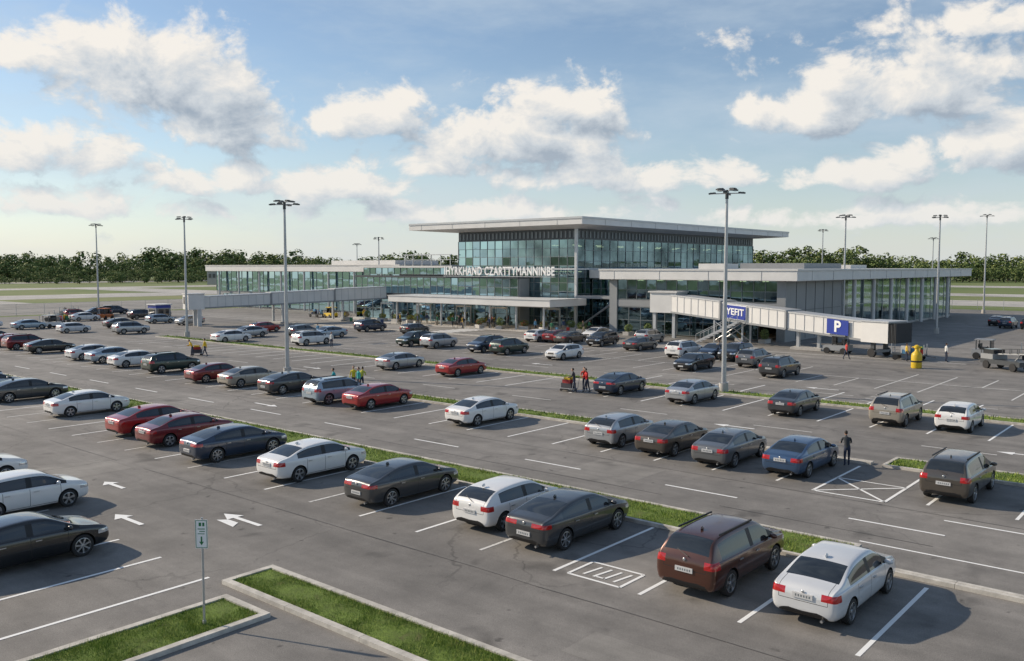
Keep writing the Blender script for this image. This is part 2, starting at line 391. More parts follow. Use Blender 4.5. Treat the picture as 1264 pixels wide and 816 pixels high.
# ------------------------------------------------------------------ cars
def car_mesh(kind):
    if kind=='sedan':
        S=[(-2.37,.45,.72,.78,.72),(-2.33,.30,.90,.97,.82),(-2.18,.24,.955,1.04,.87),(-1.80,.22,.965,1.09,.90),(-1.42,.20,.965,1.245,.91),(-1.02,.19,.96,1.375,.915),(-.62,.18,.955,1.43,.915),(-.12,.18,.95,1.45,.915),(-.03,.18,.95,1.452,.915),(.35,.18,.945,1.445,.915),(.62,.18,.94,1.405,.915),(.95,.18,.93,1.24,.91),(1.32,.19,.90,1.02,.905),(1.75,.20,.85,.955,.89),(2.1,.22,.79,.88,.86),(2.3,.26,.70,.78,.78),(2.38,.40,.60,.66,.68)]
        rg=(-1.80,-1.02); ws=(.62,1.32); sg=(-1.42,.95); r=.33; wx=(-1.38,1.42); tl=(-2.05,.76,.93,.46); hl=(1.93,.60,.74,.44)
    elif kind=='fastback':
        S=[(-2.42,.45,.74,.82,.72),(-2.37,.30,.92,1.02,.82),(-2.22,.24,.975,1.08,.87),(-1.95,.22,.98,1.12,.90),(-1.50,.20,.975,1.27,.915),(-.98,.19,.965,1.39,.92),(-.55,.18,.96,1.43,.92),(-.10,.18,.955,1.445,.92),(-.01,.18,.955,1.445,.92),(.35,.18,.95,1.43,.92),(.60,.18,.945,1.38,.92),(.98,.18,.935,1.20,.915),(1.40,.19,.90,1.00,.91),(1.80,.20,.85,.94,.895),(2.12,.22,.78,.87,.86),(2.33,.26,.69,.77,.78),(2.41,.40,.60,.65,.68)]
        rg=(-1.95,-.98); ws=(.60,1.40); sg=(-1.50,.98); r=.345; wx=(-1.42,1.46); tl=(-2.1,.82,.95,.30); hl=(1.96,.61,.73,.42)
    elif kind=='suv':
        S=[(-2.32,.50,.85,.95,.76),(-2.29,.36,1.02,1.10,.86),(-2.21,.30,1.06,1.24,.90),(-2.06,.28,1.07,1.48,.915),(-1.86,.26,1.07,1.61,.925),(-1.25,.25,1.06,1.66,.93),(-.62,.25,1.05,1.675,.93),(-.10,.25,1.045,1.675,.93),(-.01,.25,1.045,1.675,.93),(.40,.25,1.04,1.655,.93),(.66,.25,1.03,1.60,.93),(1.0,.25,1.02,1.37,.925),(1.36,.26,1.0,1.15,.92),(1.78,.27,.96,1.09,.905),(2.1,.29,.90,1.02,.87),(2.27,.33,.80,.92,.80),(2.34,.45,.68,.76,.70)]
        rg=(-2.21,-1.86); ws=(.66,1.36); sg=(-1.86,1.0); r=.365; wx=(-1.36,1.40); tl=(-1.98,.90,1.10,.58); hl=(1.93,.74,.88,.48)
    else: # hatchback
        S=[(-2.08,.45,.80,.88,.74),(-2.06,.30,.93,1.01,.84),(-1.98,.25,.96,1.11,.875),(-1.72,.23,.965,1.29,.89),(-1.42,.21,.96,1.385,.90),(-1.0,.19,.955,1.435,.905),(-.58,.19,.95,1.455,.905),(-.10,.18,.945,1.46,.905),(-.01,.18,.945,1.46,.905),(.35,.18,.94,1.445,.905),(.60,.18,.935,1.39,.905),(.92,.18,.925,1.22,.90),(1.26,.19,.90,1.02,.895),(1.62,.20,.85,.965,.88),(1.94,.22,.79,.895,.845),(2.1,.26,.71,.80,.77),(2.17,.40,.60,.67,.67)]
        rg=(-1.98,-1.42); ws=(.60,1.26); sg=(-1.42,.92); r=.325; wx=(-1.26,1.30); tl=(-1.80,.79,.96,.50); hl=(1.75,.62,.77,.44)
    PAINT,GL,BK,TL,HL=0,1,2,3,4
    bm=bmesh.new(); cr=bm.edges.layers.float.new('crease_edge')
    rows=[]
    for (x,zb,zs,zt,w) in S:
        h=zt-zs; y6=w*.925; y7=y6-.8*h*.40; y8=y7-.075
        half=[(0,zb),(w*.82,zb),(w*.965,zb+.09),(w,zb+(zs-zb)*.48),(w*.985,zs-.09),(w*.955,zs-.005),(y6,zs+.015),(y7,zs+.015+(h-.015)*.82),(y8,zt-.022),(y8*.55,zt-.003),(0,zt+.006)]
        ring=[bm.verts.new((x,yy,zz)) for yy,zz in half]
        ring+=[bm.verts.new((x,-yy,zz)) for yy,zz in reversed(half[1:-1])]
        rows.append(ring)
    n=len(rows[0])
    band=lambda j: j if j<10 else 19-j
    for i in range(len(S)-1):
        xa,xb=S[i][0],S[i+1][0]; mid=(xa+xb)/2
        for j in range(n):
            j2=(j+1)%n
            f=bm.faces.new((rows[i][j],rows[i+1][j],rows[i+1][j2],rows[i][j2]))
            b=band(j); mt=PAINT
            if b==6 and sg[0]<mid<sg[1]: mt=GL
            if b==6 and sg[1]<mid<ws[1]: mt=BK
            if b==6 and xb-xa<.11 and abs(mid)<.2: mt=BK
            if b in (8,9) and (ws[0]<mid<ws[1] or rg[0]<mid<rg[1]): mt=GL
            if b in (0,): mt=BK
            f.material_index=mt; f.smooth=True
    for ring,rev in ((rows[0],False),(rows[-1],True)):
        L=ring[0:11]; Rr=[ring[0]]+list(reversed(ring[11:]))+[ring[10]]
        for q in range(10):
            vs=[L[q],L[q+1],Rr[q+1],Rr[q]]; vs=[v for k,v in enumerate(vs) if v not in vs[:k]]
            if rev: vs=vs[::-1]
            f=bm.faces.new(vs); f.smooth=True; f.material_index=PAINT
    bm.edges.ensure_lookup_table()
    for i in range(len(S)-1):
        for j,val in ((5,.55),(15,.55),(1,.4),(19,.4),(6,.6),(14,.6),(7,.35),(13,.35),(8,.3),(12,.3)):
            e=bm.edges.get((rows[i][j],rows[i+1][j]))
            if e: e[cr]=val
    bmesh.ops.recalc_face_normals(bm,faces=bm.faces)
    me=bpy.data.meshes.new('b'); bm.to_mesh(me); bm.free()
    dm=[bpy.data.materials.new('d%d'%i) for i in range(5)]
    for d in dm: me.materials.append(d)
    ob=bpy.data.objects.new('b',me); COL.objects.link(ob)
    s=ob.modifiers.new('s','SUBSURF'); s.levels=2; s.render_levels=2
    cm=bmesh.new()
    for xx in wx:
        for sd in (-1,1):
            mt=Matrix.Translation((xx,sd*.86,r+.005))@Matrix.Rotation(math.pi/2,4,'X')
            bmesh.ops.create_cone(cm,cap_ends=True,segments=32,radius1=r+.055,radius2=r+.055,depth=.46,matrix=mt)
    cme=bpy.data.meshes.new('c')
    for f in cm.faces: f.material_index=BK
    cm.to_mesh(cme); cm.free()
    for d in dm: cme.materials.append(d)
    co=bpy.data.objects.new('c',cme); COL.objects.link(co)
    bo=ob.modifiers.new('bo','BOOLEAN'); bo.object=co; bo.operation='DIFFERENCE'; bo.solver='EXACT'
    bpy.context.view_layer.update()
    em=bpy.data.meshes.new_from_object(ob.evaluated_get(bpy.context.evaluated_depsgraph_get()))
    bpy.data.objects.remove(ob); bpy.data.objects.remove(co)
    bm=bmesh.new(); bm.from_mesh(em)
    def region(x0,x1,y0,y1,z0,z1,mi,only=(PAINT,)):
        for co_,no in (((x0,0,0),(1,0,0)),((x1,0,0),(1,0,0)),((0,y0,0),(0,1,0)),((0,y1,0),(0,1,0)),((0,0,z0),(0,0,1)),((0,0,z1),(0,0,1))):
            fs=[]
            for f in bm.faces:
                if f.material_index not in only: continue
                xs=[v.co for v in f.verts]
                if max(c.x for c in xs)<x0-1e-4 or min(c.x for c in xs)>x1+1e-4: continue
                if max(c.y for c in xs)<y0-1e-4 or min(c.y for c in xs)>y1+1e-4: continue
                if max(c.z for c in xs)<z0-1e-4 or min(c.z for c in xs)>z1+1e-4: continue
                fs.append(f)
            es={e for f in fs for e in f.edges}; vs={v for f in fs for v in f.verts}
            bmesh.ops.bisect_plane(bm,geom=list(vs)+list(es)+fs,plane_co=co_,plane_no=no,dist=1e-5)
        for f in bm.faces:
            if f.material_index in only:
                c=f.calc_center_median()
                if x0<c.x<x1 and y0<c.y<y1 and z0<c.z<z1: f.material_index=mi
    for sd in (-1,1):
        a,b2=(tl[3],1) if sd>0 else (-1,-tl[3])
        region(-3,tl[0],a,b2,tl[1],tl[2],TL)
        a,b2=(hl[3],1) if sd>0 else (-1,-hl[3])
        region(hl[0],3,a,b2,hl[1],hl[2],HL)
        a,b2=(.7,1) if sd>0 else (-1,-.7)
        zt_=S[7][2]-.02; zb_=S[7][1]+.12
        for xs in (-.075,-1.0,1.02): region(xs,xs+.016,a,b2,zb_,zt_,BK)
        region(-.95,.98,a,b2,zb_-.02,zb_-.004,BK)
        region(wx[0]+.3,wx[1]-.3,a,b2,0,S[7][1]+.05,BK)
    xe=S[-1][0]; xr=S[0][0]
    region(xe-.25,3,-.36,.36,hl[1]-.05,hl[2]-.02,BK)
    region(xe-.25,3,-.55,.55,.27,.40,BK)
    region(-3,xr+.3,-.62,.62,.2,.36 if kind!='suv' else .46,BK)
    zc=tl[1]-.10
    region(-3,xr+.35,-.62,.62,zc-.008,zc+.006,BK)
    for sd in (-1,1):
        yy=sd*.625; region(-3,xr+.75,yy-.007,yy+.007,zc,1.3,BK)
    bm.normal_update()
    out=MB()
    paintm=M.setdefault('paint_default',mat('car_paint',(.5,.5,.5),.35,.3,coat=1))
    km=[out.mi(paintm),out.mi('cg'),out.mi('blk'),out.mi('tail'),out.mi('head')]
    bm.verts.index_update()
    out.v=[tuple(v.co) for v in bm.verts]
    for f in bm.faces:
        out.f.append(tuple(v.index for v in f.verts)); out.m.append(km[f.material_index])
    bm.free()
    for xx in wx:
        for sd in (-1,1):
            C=(xx,sd*.795,r); ax=(0,sd,0)
            out.lathe(C,ax,[(.60*r,-.10),(.92*r,-.11),(r,-.085),(r*1.0,.07),(.965*r,.098),(.80*r,.108),(.70*r,.10)],28,'tyre')
            out.lathe(C,ax,[(.70*r,.10),(.67*r,.103),(.655*r,.06),(.64*r,.0)],28,'rim')
            out.lathe(C,ax,[(.66*r,.02),(.3*r,.03),(.001,.03)],20,'blk')
            out.lathe(C,ax,[(.001,.095),(.13*r,.092),(.17*r,.075),(.17*r,.02)],12,'rim')
            nsp=5 if kind!='fastback' else 7
            for q in range(nsp):
                for off in ((-.045,.045) if nsp==5 else (0,)):
                    an=2*math.pi*q/nsp+.3+off*2.2
                    d=Vector((math.cos(an),0,math.sin(an))); t=Vector((-d.z,0,d.x))
                    w0,w1=.020,.026
                    P=[]
                    for yy in (.045,.085):
                        for (rr,ww) in ((.12*r,w0),(.67*r,w1)):
                            for sg_ in (-1,1):
                                p=Vector(C)+d*rr+t*ww*sg_+Vector((0,sd*yy,0)); P.append(tuple(p))
                    out.hexa([P[0],P[1],P[3],P[2],P[4],P[5],P[7],P[6]],'rim')
            out.tube((xx,sd*.3,r),(xx,sd*.7,r),.09,.09,8,'blk')
    zs=S[7][2]; mx=ws[1]-.36
    for sd in (-1,1):
        out.blob((mx,sd*1.0,zs+.08),(.07,.12,.075),paintm,10,7)
        out.tube((mx+.02,sd*.86,zs+.03),(mx+.01,sd*.96,zs+.06),.03,.03,6,'blk')
        hy=.925 if kind!='suv' else .94
        for hx in (-.85,.15): out.box(hx-.09,hx+.09,sd*hy-.012,sd*hy+.012,zs-.145,zs-.115,'rim')
    pz=.80 if kind=='suv' else (.72 if kind=='hatch' else .60)
    if kind=='sedan': pz=.80
    out.box(xr-.028,xr+.02,-.26,.26,pz-.065,pz+.065,'plate')
    for q in range(6): out.box(xr-.031,xr-.029,-.20+q*.07,-.165+q*.07,pz-.03,pz+.03,'frame')
    out.box(xe-.03,xe+.022,-.24,.24,.40,.52,'plate')
    out.blob((-.85 if kind in('sedan','fastback') else -1.35,0,S[6][3]+.01),(.09,.03,.06),paintm,8,6)
    if kind in('sedan','fastback'): out.tube((xr+.10,-.5,.27),(xr-.03,-.5,.27),.035,.035,8,'rim')
    elif kind=='suv':
        for sd in (-1,1): out.beam((-1.55,sd*.62,S[6][3]-.01),(.35,sd*.62,S[6][3]-.01),.035,.045,'blk',-.02)
    if kind in ('suv','hatch'): out.tube((xr+.02,-.1,zs+.12),(xr+.14,.28,zs+.24),.012,.008,6,'blk')
    out.blob((xr+.0,0,tl[2]-.03),(.012,.045,.045),'rim',10,6)
    return out.mesh('parked_car_'+kind,38)
CARS={k:car_mesh(k) for k in ('sedan','fastback','suv','hatch')}
PC=dict(white=((.76,.75,.73),0,.3),pearl=((.62,.63,.64),.1,.3),silver=((.42,.43,.44),.55,.32),grey=((.16,.165,.17),.5,.32),dgrey=((.055,.058,.062),.4,.3),black=((.012,.013,.015),.2,.25),navy=((.022,.04,.075),.4,.3),
 blue=((.05,.10,.19),.5,.3),red=((.32,.014,.014),.2,.3),dred=((.17,.008,.012),.3,.3),brown=((.085,.03,.018),.4,.3),beige=((.38,.34,.28),.4,.35),dgreen=((.018,.04,.032),.4,.3),sky=((.30,.38,.45),.4,.3),bronze=((.10,.085,.07),.5,.3))
PM={k:mat('car_paint_'+k,c,ro,me_,var=.04,scale=1.2,coat=1) for k,(c,me_,ro) in PC.items()}
for m_ in PM.values():
    nt=m_.node_tree; bs=nt.nodes['Principled BSDF']; tc=nt.nodes.new('ShaderNodeTexCoord')
    rr=nt.nodes.new('ShaderNodeMapRange'); nt.links.new(noise(nt,2.2,5,.6,tc.outputs['Object']),rr.inputs[0]); rr.inputs[1].default_value=.3; rr.inputs[2].default_value=.7; rr.inputs[3].default_value=.02; rr.inputs[4].default_value=.16
    nt.links.new(rr.outputs[0],bs.inputs['Coat Roughness'])
def car(y,x,kind,colour,flip=0,jit=1):
    o=place(CARS[kind],'parked_car',(x+R.uniform(-.12,.12)*jit,y,.024),(math.pi if flip else 0)+math.radians(R.uniform(-1.8,1.8)*jit))
    s=R.uniform(.985,1.025); o.scale=(s,s,s)
    sl=o.material_slots[0]; sl.link='OBJECT'; sl.material=PM[colour]
    return o
A=[(8.2,23.3,'sedan','pearl'),(11.4,23.1,'suv','brown'),(17.2,23.4,'fastback','dgrey'),(20.0,23.5,'hatch','white'),(25.2,23.2,'fastback','dgrey'),(31.0,23.3,'sedan','white'),(36.9,23.2,'fastback','navy'),(41.9,23.5,'sedan','dred'),(45.7,23.6,'sedan','red'),(54.6,24.0,'sedan','white'),(63.4,23.8,'fastback','dgrey'),(69.5,23.6,'sedan','silver'),(74.5,23.8,'suv','black'),(79,23.7,'sedan','grey'),
 (34.5,12.7,'hatch','white'),(28.3,10.3,'fastback','black'),(40.4,12.6,'sedan','white'),
 (8.6,37.9,'suv','bronze'),(15.0,37.9,'sedan','blue'),(18.3,37.6,'sedan','grey'),(21.5,37.8,'sedan','bronze'),(24.6,37.8,'hatch','silver'),(34.0,37.6,'sedan','white'),(43.1,37.6,'sedan','red'),(46.7,37.2,'suv','sky'),(52.8,37.8,'fastback','dgrey'),(58.2,37.8,'sedan','beige'),(62.6,37.8,'sedan','dred'),(71.0,38.4,'suv','dgreen'),(77.4,38.6,'sedan','white'),(82.6,38.8,'sedan','sky'),(86.8,38.8,'sedan','pearl'),(96.9,38.9,'fastback','black'),(103,39,'suv','dred'),(108,39.3,'sedan','red'),(115,39.8,'sedan','dgrey'),(121,40,'suv','black'),(127,40,'sedan','grey'),
 (12.2,53.4,'hatch','white'),(15.5,53.0,'suv','beige'),(21.4,52.7,'sedan','dgrey'),(28.5,52.6,'sedan','silver'),(34.5,53.1,'fastback','navy'),(50.4,53.0,'sedan','red'),(57.8,53.0,'fastback','silver'),
 (51.5,69.0,'hatch','white'),(58.8,69.2,'suv','dgreen'),(62.3,69.5,'suv','navy'),(69.5,69.5,'suv','silver'),(73.2,69.4,'suv','dgreen'),(90,70.2,'sedan','sky'),(95.2,70,'hatch','grey'),(83.4,62.5,'suv','white'),(104.9,70.7,'hatch','red'),(94,58.6,'sedan','white'),(98.5,64,'sedan','silver'),
 (37.4,69.3,'fastback','black'),(29.6,69.6,'suv','dgrey'),(34.4,74.9,'suv','grey'),(43.3,78,'suv','white'),(40.6,79.4,'fastback','navy'),(38.0,78.6,'suv','black'),
 (50.7,81.6,'sedan','dgrey'),(56.8,83.2,'suv','black'),(61.4,83.4,'sedan','bronze'),(66.1,83.4,'hatch','white'),(63.8,84,'hatch','dred'),(54.8,90.5,'suv','silver'),(62.9,91.2,'sedan','white'),
 (94.6,81.0,'suv','navy'),(86.5,82,'hatch','dgrey'),(116.1,57.3,'suv','silver'),(127,72,'hatch','silver'),(134.5,71.2,'hatch','sky'),(129,62,'sedan','dgrey'),(147.5,74.7,'suv','dgrey'),(161,73.2,'suv','black'),(150,66,'sedan','white'),(158,68,'suv','red'),(166.7,79.2,'suv','navy'),(136,52,'sedan','sky'),(142,48,'suv','pearl'),(124,53,'hatch','pearl'),
 (27.5,146.8,'suv','navy'),(22,140,'sedan','dgrey'),(30,152,'sedan','black'),(24.5,146,'suv','black')]
for i,(yy,xx,kd,cl) in enumerate(A):
    car(yy,xx,kd,cl,flip=(1 if (xx>60 and R.random()<.35) else 0),jit=(.4 if xx<26 and yy<35 else 1))

# ------------------------------------------------------------------ street lamps
def lamp_mesh(H):
    b=MB()
    b.tube((0,0,0),(0,0,.75),.36,.32,20,'conc'); b.box(-.24,.24,-.24,.24,.75,.79,'galv')
    b.tube((0,0,.79),(0,0,H-.25),.18,.09,14,'galv')
    b.tube((0,0,H-.5),(0,0,H+.12),.12,.12,12,'dgrey')
    b.box(.12,.2,-.08,.08,1.2,1.5,'dgrey')
    for ang in (0,math.pi/2):
        c,s=math.cos(ang),math.sin(ang)
        b.tube((-1.05*c,-1.05*s,H-.12),(1.05*c,1.05*s,H-.12),.035,.035,8,'galv')
    for j in range(8):
        an=j*math.pi/4; rr=1.0 if j%2==0 else .62; zz=H-.10 if j%2==0 else H+.15
        if j%2: b.tube((0,0,zz-.1),(rr*math.cos(an),rr*math.sin(an),zz),.025,.025,6,'galv')
        mt=Matrix.Translation((rr*math.cos(an),rr*math.sin(an),zz))@Matrix.Rotation(an,4,'Z')@Matrix.Rotation(math.radians(4),4,'Y')
        b.box(-.22,.26,-.15,.15,-.05,.05,'dgrey',mt); b.box(-.18,.2,-.12,.12,-.064,-.052,'head',mt)
        for f in range(4): b.box(-.18+f*.1,-.16+f*.1,-.13,.13,.05,.085,'dgrey',mt)
    return b.mesh('street_lamp',40)
for (yy,xx,H) in ((28.6,57.3,14.3),(60.5,42.9,14.2),(104,58.6,15.2),(160,73,16.6),(128,112,14.5),(41,116,15.6),(32.6,127.9,15.8),(40,190,19),(72,190,17),(180,150,15),(14,170,12),(60,230,16),(190,260,16)):
    place(lamp_mesh(H),'street_lamp',(xx,yy,.0),R.uniform(0,1))

# ------------------------------------------------------------------ terminal
T=empty('airport_terminal')
def curtain(b,axis,c,a0,a1,z0,z1,da,dz,out,glass='cglass',frame='frame',dep=.07,wv=.07):
    na=max(1,round((a1-a0)/da)); nz=max(1,round((z1-z0)/dz))
    for i in range(na):
        for j in range(nz):
            p0=a0+(a1-a0)*i/na; p1=a0+(a1-a0)*(i+1)/na; q0=z0+(z1-z0)*j/nz; q1=z0+(z1-z0)*(j+1)/nz
            t=[R.uniform(-.02,.02) for _ in range(3)]
            if axis=='x': pts=[(c+t[0],p0,q0),(c+t[1],p1,q0),(c+t[1]+t[2],p1,q1),(c+t[0]+t[2],p0,q1)]
            else: pts=[(p0,c+t[0],q0),(p1,c+t[1],q0),(p1,c+t[1]+t[2],q1),(p0,c+t[0]+t[2],q1)]
            b.quad(pts,glass)
    def bx(a,a2,za,zb,d0,d1,m):
        lo,hi=sorted((c+out*d0,c+out*d1))
        if axis=='x': b.box(lo,hi,a,a2,za,zb,m)
        else: b.box(a,a2,lo,hi,za,zb,m)
    for i in range(na+1):
        p=a0+(a1-a0)*i/na; bx(p-wv/2,p+wv/2,z0,z1,-.05,dep,frame)
    for j in range(nz+1):
        q=z0+(z1-z0)*j/nz; bx(a0,a1,q-wv*.45,q+wv*.45,-.04,dep*.7,frame)
b=MB()
curtain(b,'x',104,75.6,99.3,.3,13.1,1.58,1.28,-1)
curtain(b,'y',75.6,104,163,.3,13.1,2.2,1.6,-1)
curtain(b,'x',163,75.6,99.3,.3,13.1,3.2,2.6,1); curtain(b,'y',99.3,104,163,.3,13.1,3.2,2.6,1)
b.obj('curtain_wall',T)
b=MB()
b.box(104.02,162.98,75.62,99.28,13.12,14.6,'dgrey')
for i in range(30): b.box(103.93,104.02,75.8+i*.79,76.1+i*.79,13.35,14.3,'frame')
for i in range(60): b.box(104.4+i*.97,104.7+i*.97,75.53,75.62,13.35,14.3,'frame')
b.box(103.8,104.15,75.4,75.8,0,14.6,'framel')
b.box(103.86,104,75.8,99.3,8.62,8.86,'framel'); b.box(104.15,163,75.46,75.6,8.62,8.86,'framel')
b.box(104.0,163.0,75.6,99.3,0,.28,'conc')
b.obj('cladding_bands',T)
b=MB()
for z in (4.3,8.6,12.6): b.box(104.6,162.4,76.2,98.8,z-.18,z+.14,'floor' if z<12 else 'dgrey')
for xx in range(108,162,9):
    for yy in (79,87,95): b.tube((xx,yy,.3),(xx,yy,13),.35,.35,12,'soffit')
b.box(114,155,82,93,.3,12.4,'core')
for xx in range(106,162,6):
    for z in (4.02,8.32,12.3):
        for yy in (77.6,81.5): b.box(xx,xx+1.6,yy,yy+.18,z-.02,z+.03,'lampw')
for xx in (106,108.5):
    for yy in range(78,99,3):
        for z in (4.02,8.32): b.box(xx,xx+.2,yy,yy+1.2,z-.02,z+.03,'lampw')
for _ in range(70):
    xx=R.uniform(105.5,160); z=R.choice((.3,4.45,8.75)); yy=R.uniform(77,83); w=R.uniform(.5,2.5)
    b.box(xx,xx+w,yy,yy+.8,z,z+R.uniform(.7,2.4),R.choice(['dark','core','white','floor','grey']))
b.obj('interior',T)
def wedge_roof(b,x0,x1,y0,y1,zt,ze,zi,ix0,ix1,iy0,iy1):
    top=[(x0,y0,zt),(x1,y0,zt),(x1,y1,zt),(x0,y1,zt)]; e=[(x0,y0,ze),(x1,y0,ze),(x1,y1,ze),(x0,y1,ze)]; n=[(ix0,iy0,zi),(ix1,iy0,zi),(ix1,iy1,zi),(ix0,iy1,zi)]
    b.quad(top,'roofw')
    for i in range(4):
        j=(i+1)%4; b.quad([e[i],e[j],top[j],top[i]],'white'); b.quad([n[i],n[j],e[j],e[i]],'soffit')
    b.quad(n[::-1],'soffit')
b=MB(); wedge_roof(b,101.2,173,72.6,108,16.1,15.1,14.62,103.6,164,75.2,100.5)
b.box(101.1,173.1,72.5,72.6,15.9,16.18,'framel'); b.box(101.1,101.2,72.6,108,15.9,16.18,'framel')
for i in range(5): b.box(101.17,101.19,77+i*7,77.03+i*7,15.1,15.9,'grey')
for i in range(10): b.box(107+i*7,107.03+i*7,72.57,72.59,15.1,15.9,'grey')
b.box(118,150,82,96,16.1,16.5,'roofw'); b.box(155,160,85,92,16.1,16.6,'grey')
b.obj('main_roof',T)
b=MB()
curtain(b,'x',101.4,84.5,122,4.6,7.3,1.56,1.35,-1); curtain(b,'x',101.4,84.5,122,.2,3.6,2.2,1.7,-1)
b.box(101.45,103.8,84.5,122,3.62,4.58,'dgrey'); b.box(101.2,104,84.3,122.2,7.32,7.6,'dgrey'); b.box(101.5,103.9,84.3,84.5,.2,7.3,'grey')
curtain(b,'x',103.2,99.5,122,7.8,8.9,1.56,1.1,-1); b.box(102.6,112,99.45,122.3,8.92,9.25,'roofw')
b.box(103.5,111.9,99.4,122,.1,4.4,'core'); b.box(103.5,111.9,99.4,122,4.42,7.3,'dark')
for yy in (100.2,102.4,104.6,106.8,109,111): b.box(103.0,103.12,yy,yy+.12,9.25,11.0,'framel')
b.box(102.9,103.2,100,111.2,11.0,11.14,'framel'); b.box(102.9,103.2,100,111.2,10.2,10.28,'framel')
for i in range(14): b.box(101.5,104.2,85.5+i*2.6,85.7+i*2.6,3.4,3.5,'lampw')
b.obj('entrance_volume',T)
b=MB(); b.box(101.0,101.1,77.2,99.8,7.55,7.65,'framel')
for yy in (77.4,81,84,88,92,96,99.6): b.box(101.1,103.85,yy,yy+.08,7.54,7.64,'frame')
b.obj('sign_rail',T)
text('IHYRKHAND CZARTTYMANNINBE','sign_letters',(100.95,88.4,8.36),(0,-1,0),1.8,'letter',T,.08,22.3,.02,1.12)
b=MB()
b.box(94.6,101.1,73.2,106,3.55,4.45,'white'); b.box(94.5,101.1,73.1,106.1,4.46,4.56,'roofw'); b.box(94.9,101.1,73.5,105.7,3.46,3.54,'soffit')
b.box(101.11,103.2,73.2,84.2,3.55,4.5,'white')
for yy in range(75,106,5): b.tube((95.6,yy,.15),(95.6,yy,3.5),.16,.16,12,'framel')
for yy in range(75,105,3): b.box(96.5,97.3,yy,yy+.25,3.43,3.46,'lampw'); b.box(100.0,100.8,yy,yy+.25,3.43,3.46,'lampw')
b.obj('canopy',T)
b=MB()
for yy in (78,86.5,94,103,112):
    xa,xb=(101.0,101.25) if yy>84.5 else (103.1,103.35)
    b.box(xa,xb,yy,yy+3,2.7,2.95,'framel'); b.box(xa,xb,yy-.1,yy,.15,2.95,'framel'); b.box(xa,xb,yy+3,yy+3.1,.15,2.95,'framel')
b.obj('entrance_doors',T)
b=MB()
curtain(b,'x',101,43.6,66.4,4.7,7.35,1.5,1.32,-1); curtain(b,'x',101,46,66.4,.2,3.6,1.9,1.7,-1)
b.box(101.05,118.9,43.6,66.4,3.63,4.67,'grey'); b.box(100.9,101.04,42.6,66.5,3.7,4.6,'grey')
b.box(100.85,102.2,42.5,43.6,0,7.38,'grey'); b.box(100.8,102,66.4,67.6,0,7.38,'grey')
b.box(102.21,119,42.5,43.0,0,7.38,'grey'); b.box(119,119.4,42.5,66,0,7.38,'grey')
for xx in range(104,119,3): b.box(xx,xx+.03,42.46,42.5,.2,7.3,'dgrey')
b.box(102.21,119,42.46,42.5,3.7,3.74,'dgrey')
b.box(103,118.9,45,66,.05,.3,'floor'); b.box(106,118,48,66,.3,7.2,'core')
for yy in range(46,66,3): b.box(102.5,103.9,yy,yy+.2,7.2,7.26,'lampw'); b.box(102.5,103.9,yy,yy+.2,3.5,3.56,'lampw')
b.box(108,150,66.5,75.4,0,7.3,'grey')
b.box(102.01,108,66.9,67.5,0,7.3,'grey')
curtain(b,'x',107.9,67.7,75.4,.3,7.2,1.6,1.5,-1)
b.tube((104.5,75.3,.3),(104.5,68,4.9),.16,.16,8,'grey'); b.box(103.5,107.8,67.7,75.3,4.5,4.9,'grey')
b.obj('east_wing_walls',T)
b=MB()
curtain(b,'y',42.5,119.5,175,.3,7.35,4.2,3.5,-1,'clear','framel',wv=.09); curtain(b,'y',66,119.5,175,.3,7.35,6.2,3.5,1,'clear','framel'); curtain(b,'x',175,42.6,66,.3,7.35,4.7,3.5,1,'clear','framel')
for xx in range(122,175,8):
    b.tube((xx,41.7,0),(xx,41.7,7.38),.28,.28,14,'white'); b.tube((xx,54,.3),(xx,54,7.38),.28,.28,12,'white')
b.box(119.5,175,42.55,65.95,.03,.29,'floor'); b.box(119.5,175,42.4,42.5,.0,.3,'conc')
for _ in range(26):
    xx=R.uniform(121,172); yy=R.uniform(46,62); b.box(xx,xx+R.uniform(.6,3),yy,yy+.7,.3,R.uniform(.8,2.2),R.choice(['dark','core','white','dgrey']))
b.obj('glazed_hall',T)
b=MB(); b.box(99.5,182,40.6,68.4,7.4,8.55,'white'); b.box(99.4,182.1,40.5,68.5,8.56,8.78,'roofw')
for i in range(4): b.box(99.47,99.49,45+i*7,45.03+i*7,7.42,8.54,'grey')
for i in range(11): b.box(104+i*7,104.03+i*7,40.57,40.59,7.42,8.54,'grey')
b.box(107,160,68.51,75.38,7.4,8.6,'white')
b.box(99.7,181.8,40.8,68.2,7.33,7.395,'soffit')
b.box(125,140,50,60,8.78,9.6,'grey'); b.box(150,158,52,60,8.78,9.4,'roofw'); b.box(110,114,55,59,8.78,9.5,'roofw')
b.obj('east_wing_roof',T)
b=MB()
curtain(b,'x',112,122.2,185,3.6,8.1,2.1,1.5,-1); b.box(112.05,139,122.4,185,.0,3.55,'grey')
curtain(b,'x',111.9,124,182,.3,3.0,3.2,2.7,-1)
b.box(113,139,122.5,184.5,3.56,3.8,'floor'); b.box(120,138,126,182,3.8,8.1,'core')
b.box(110.4,141,120.5,187,8.15,9.3,'white'); b.box(110.3,141.1,120.4,187.1,9.31,9.5,'roofw')
b.box(118,130,130,150,9.5,10.4,'roofw'); b.box(138.9,139,122.4,185,3.6,8.1,'grey')
for yy in range(126,185,8): b.tube((110.9,yy,0),(110.9,yy,8.15),.22,.22,10,'framel')
b.obj('west_wing',T)
b=MB(); b.box(0,12,0,22,0,7,'grey'); b.box(-.4,12.4,-.4,22.4,7,7.5,'roofw')
for i in range(8): b.box(-.06,0,1+i*2.6,2.8+i*2.6,3.6,5.6,'dgrey')
b.obj('airfield_hangar',loc=(250,390,0),rot=.3)

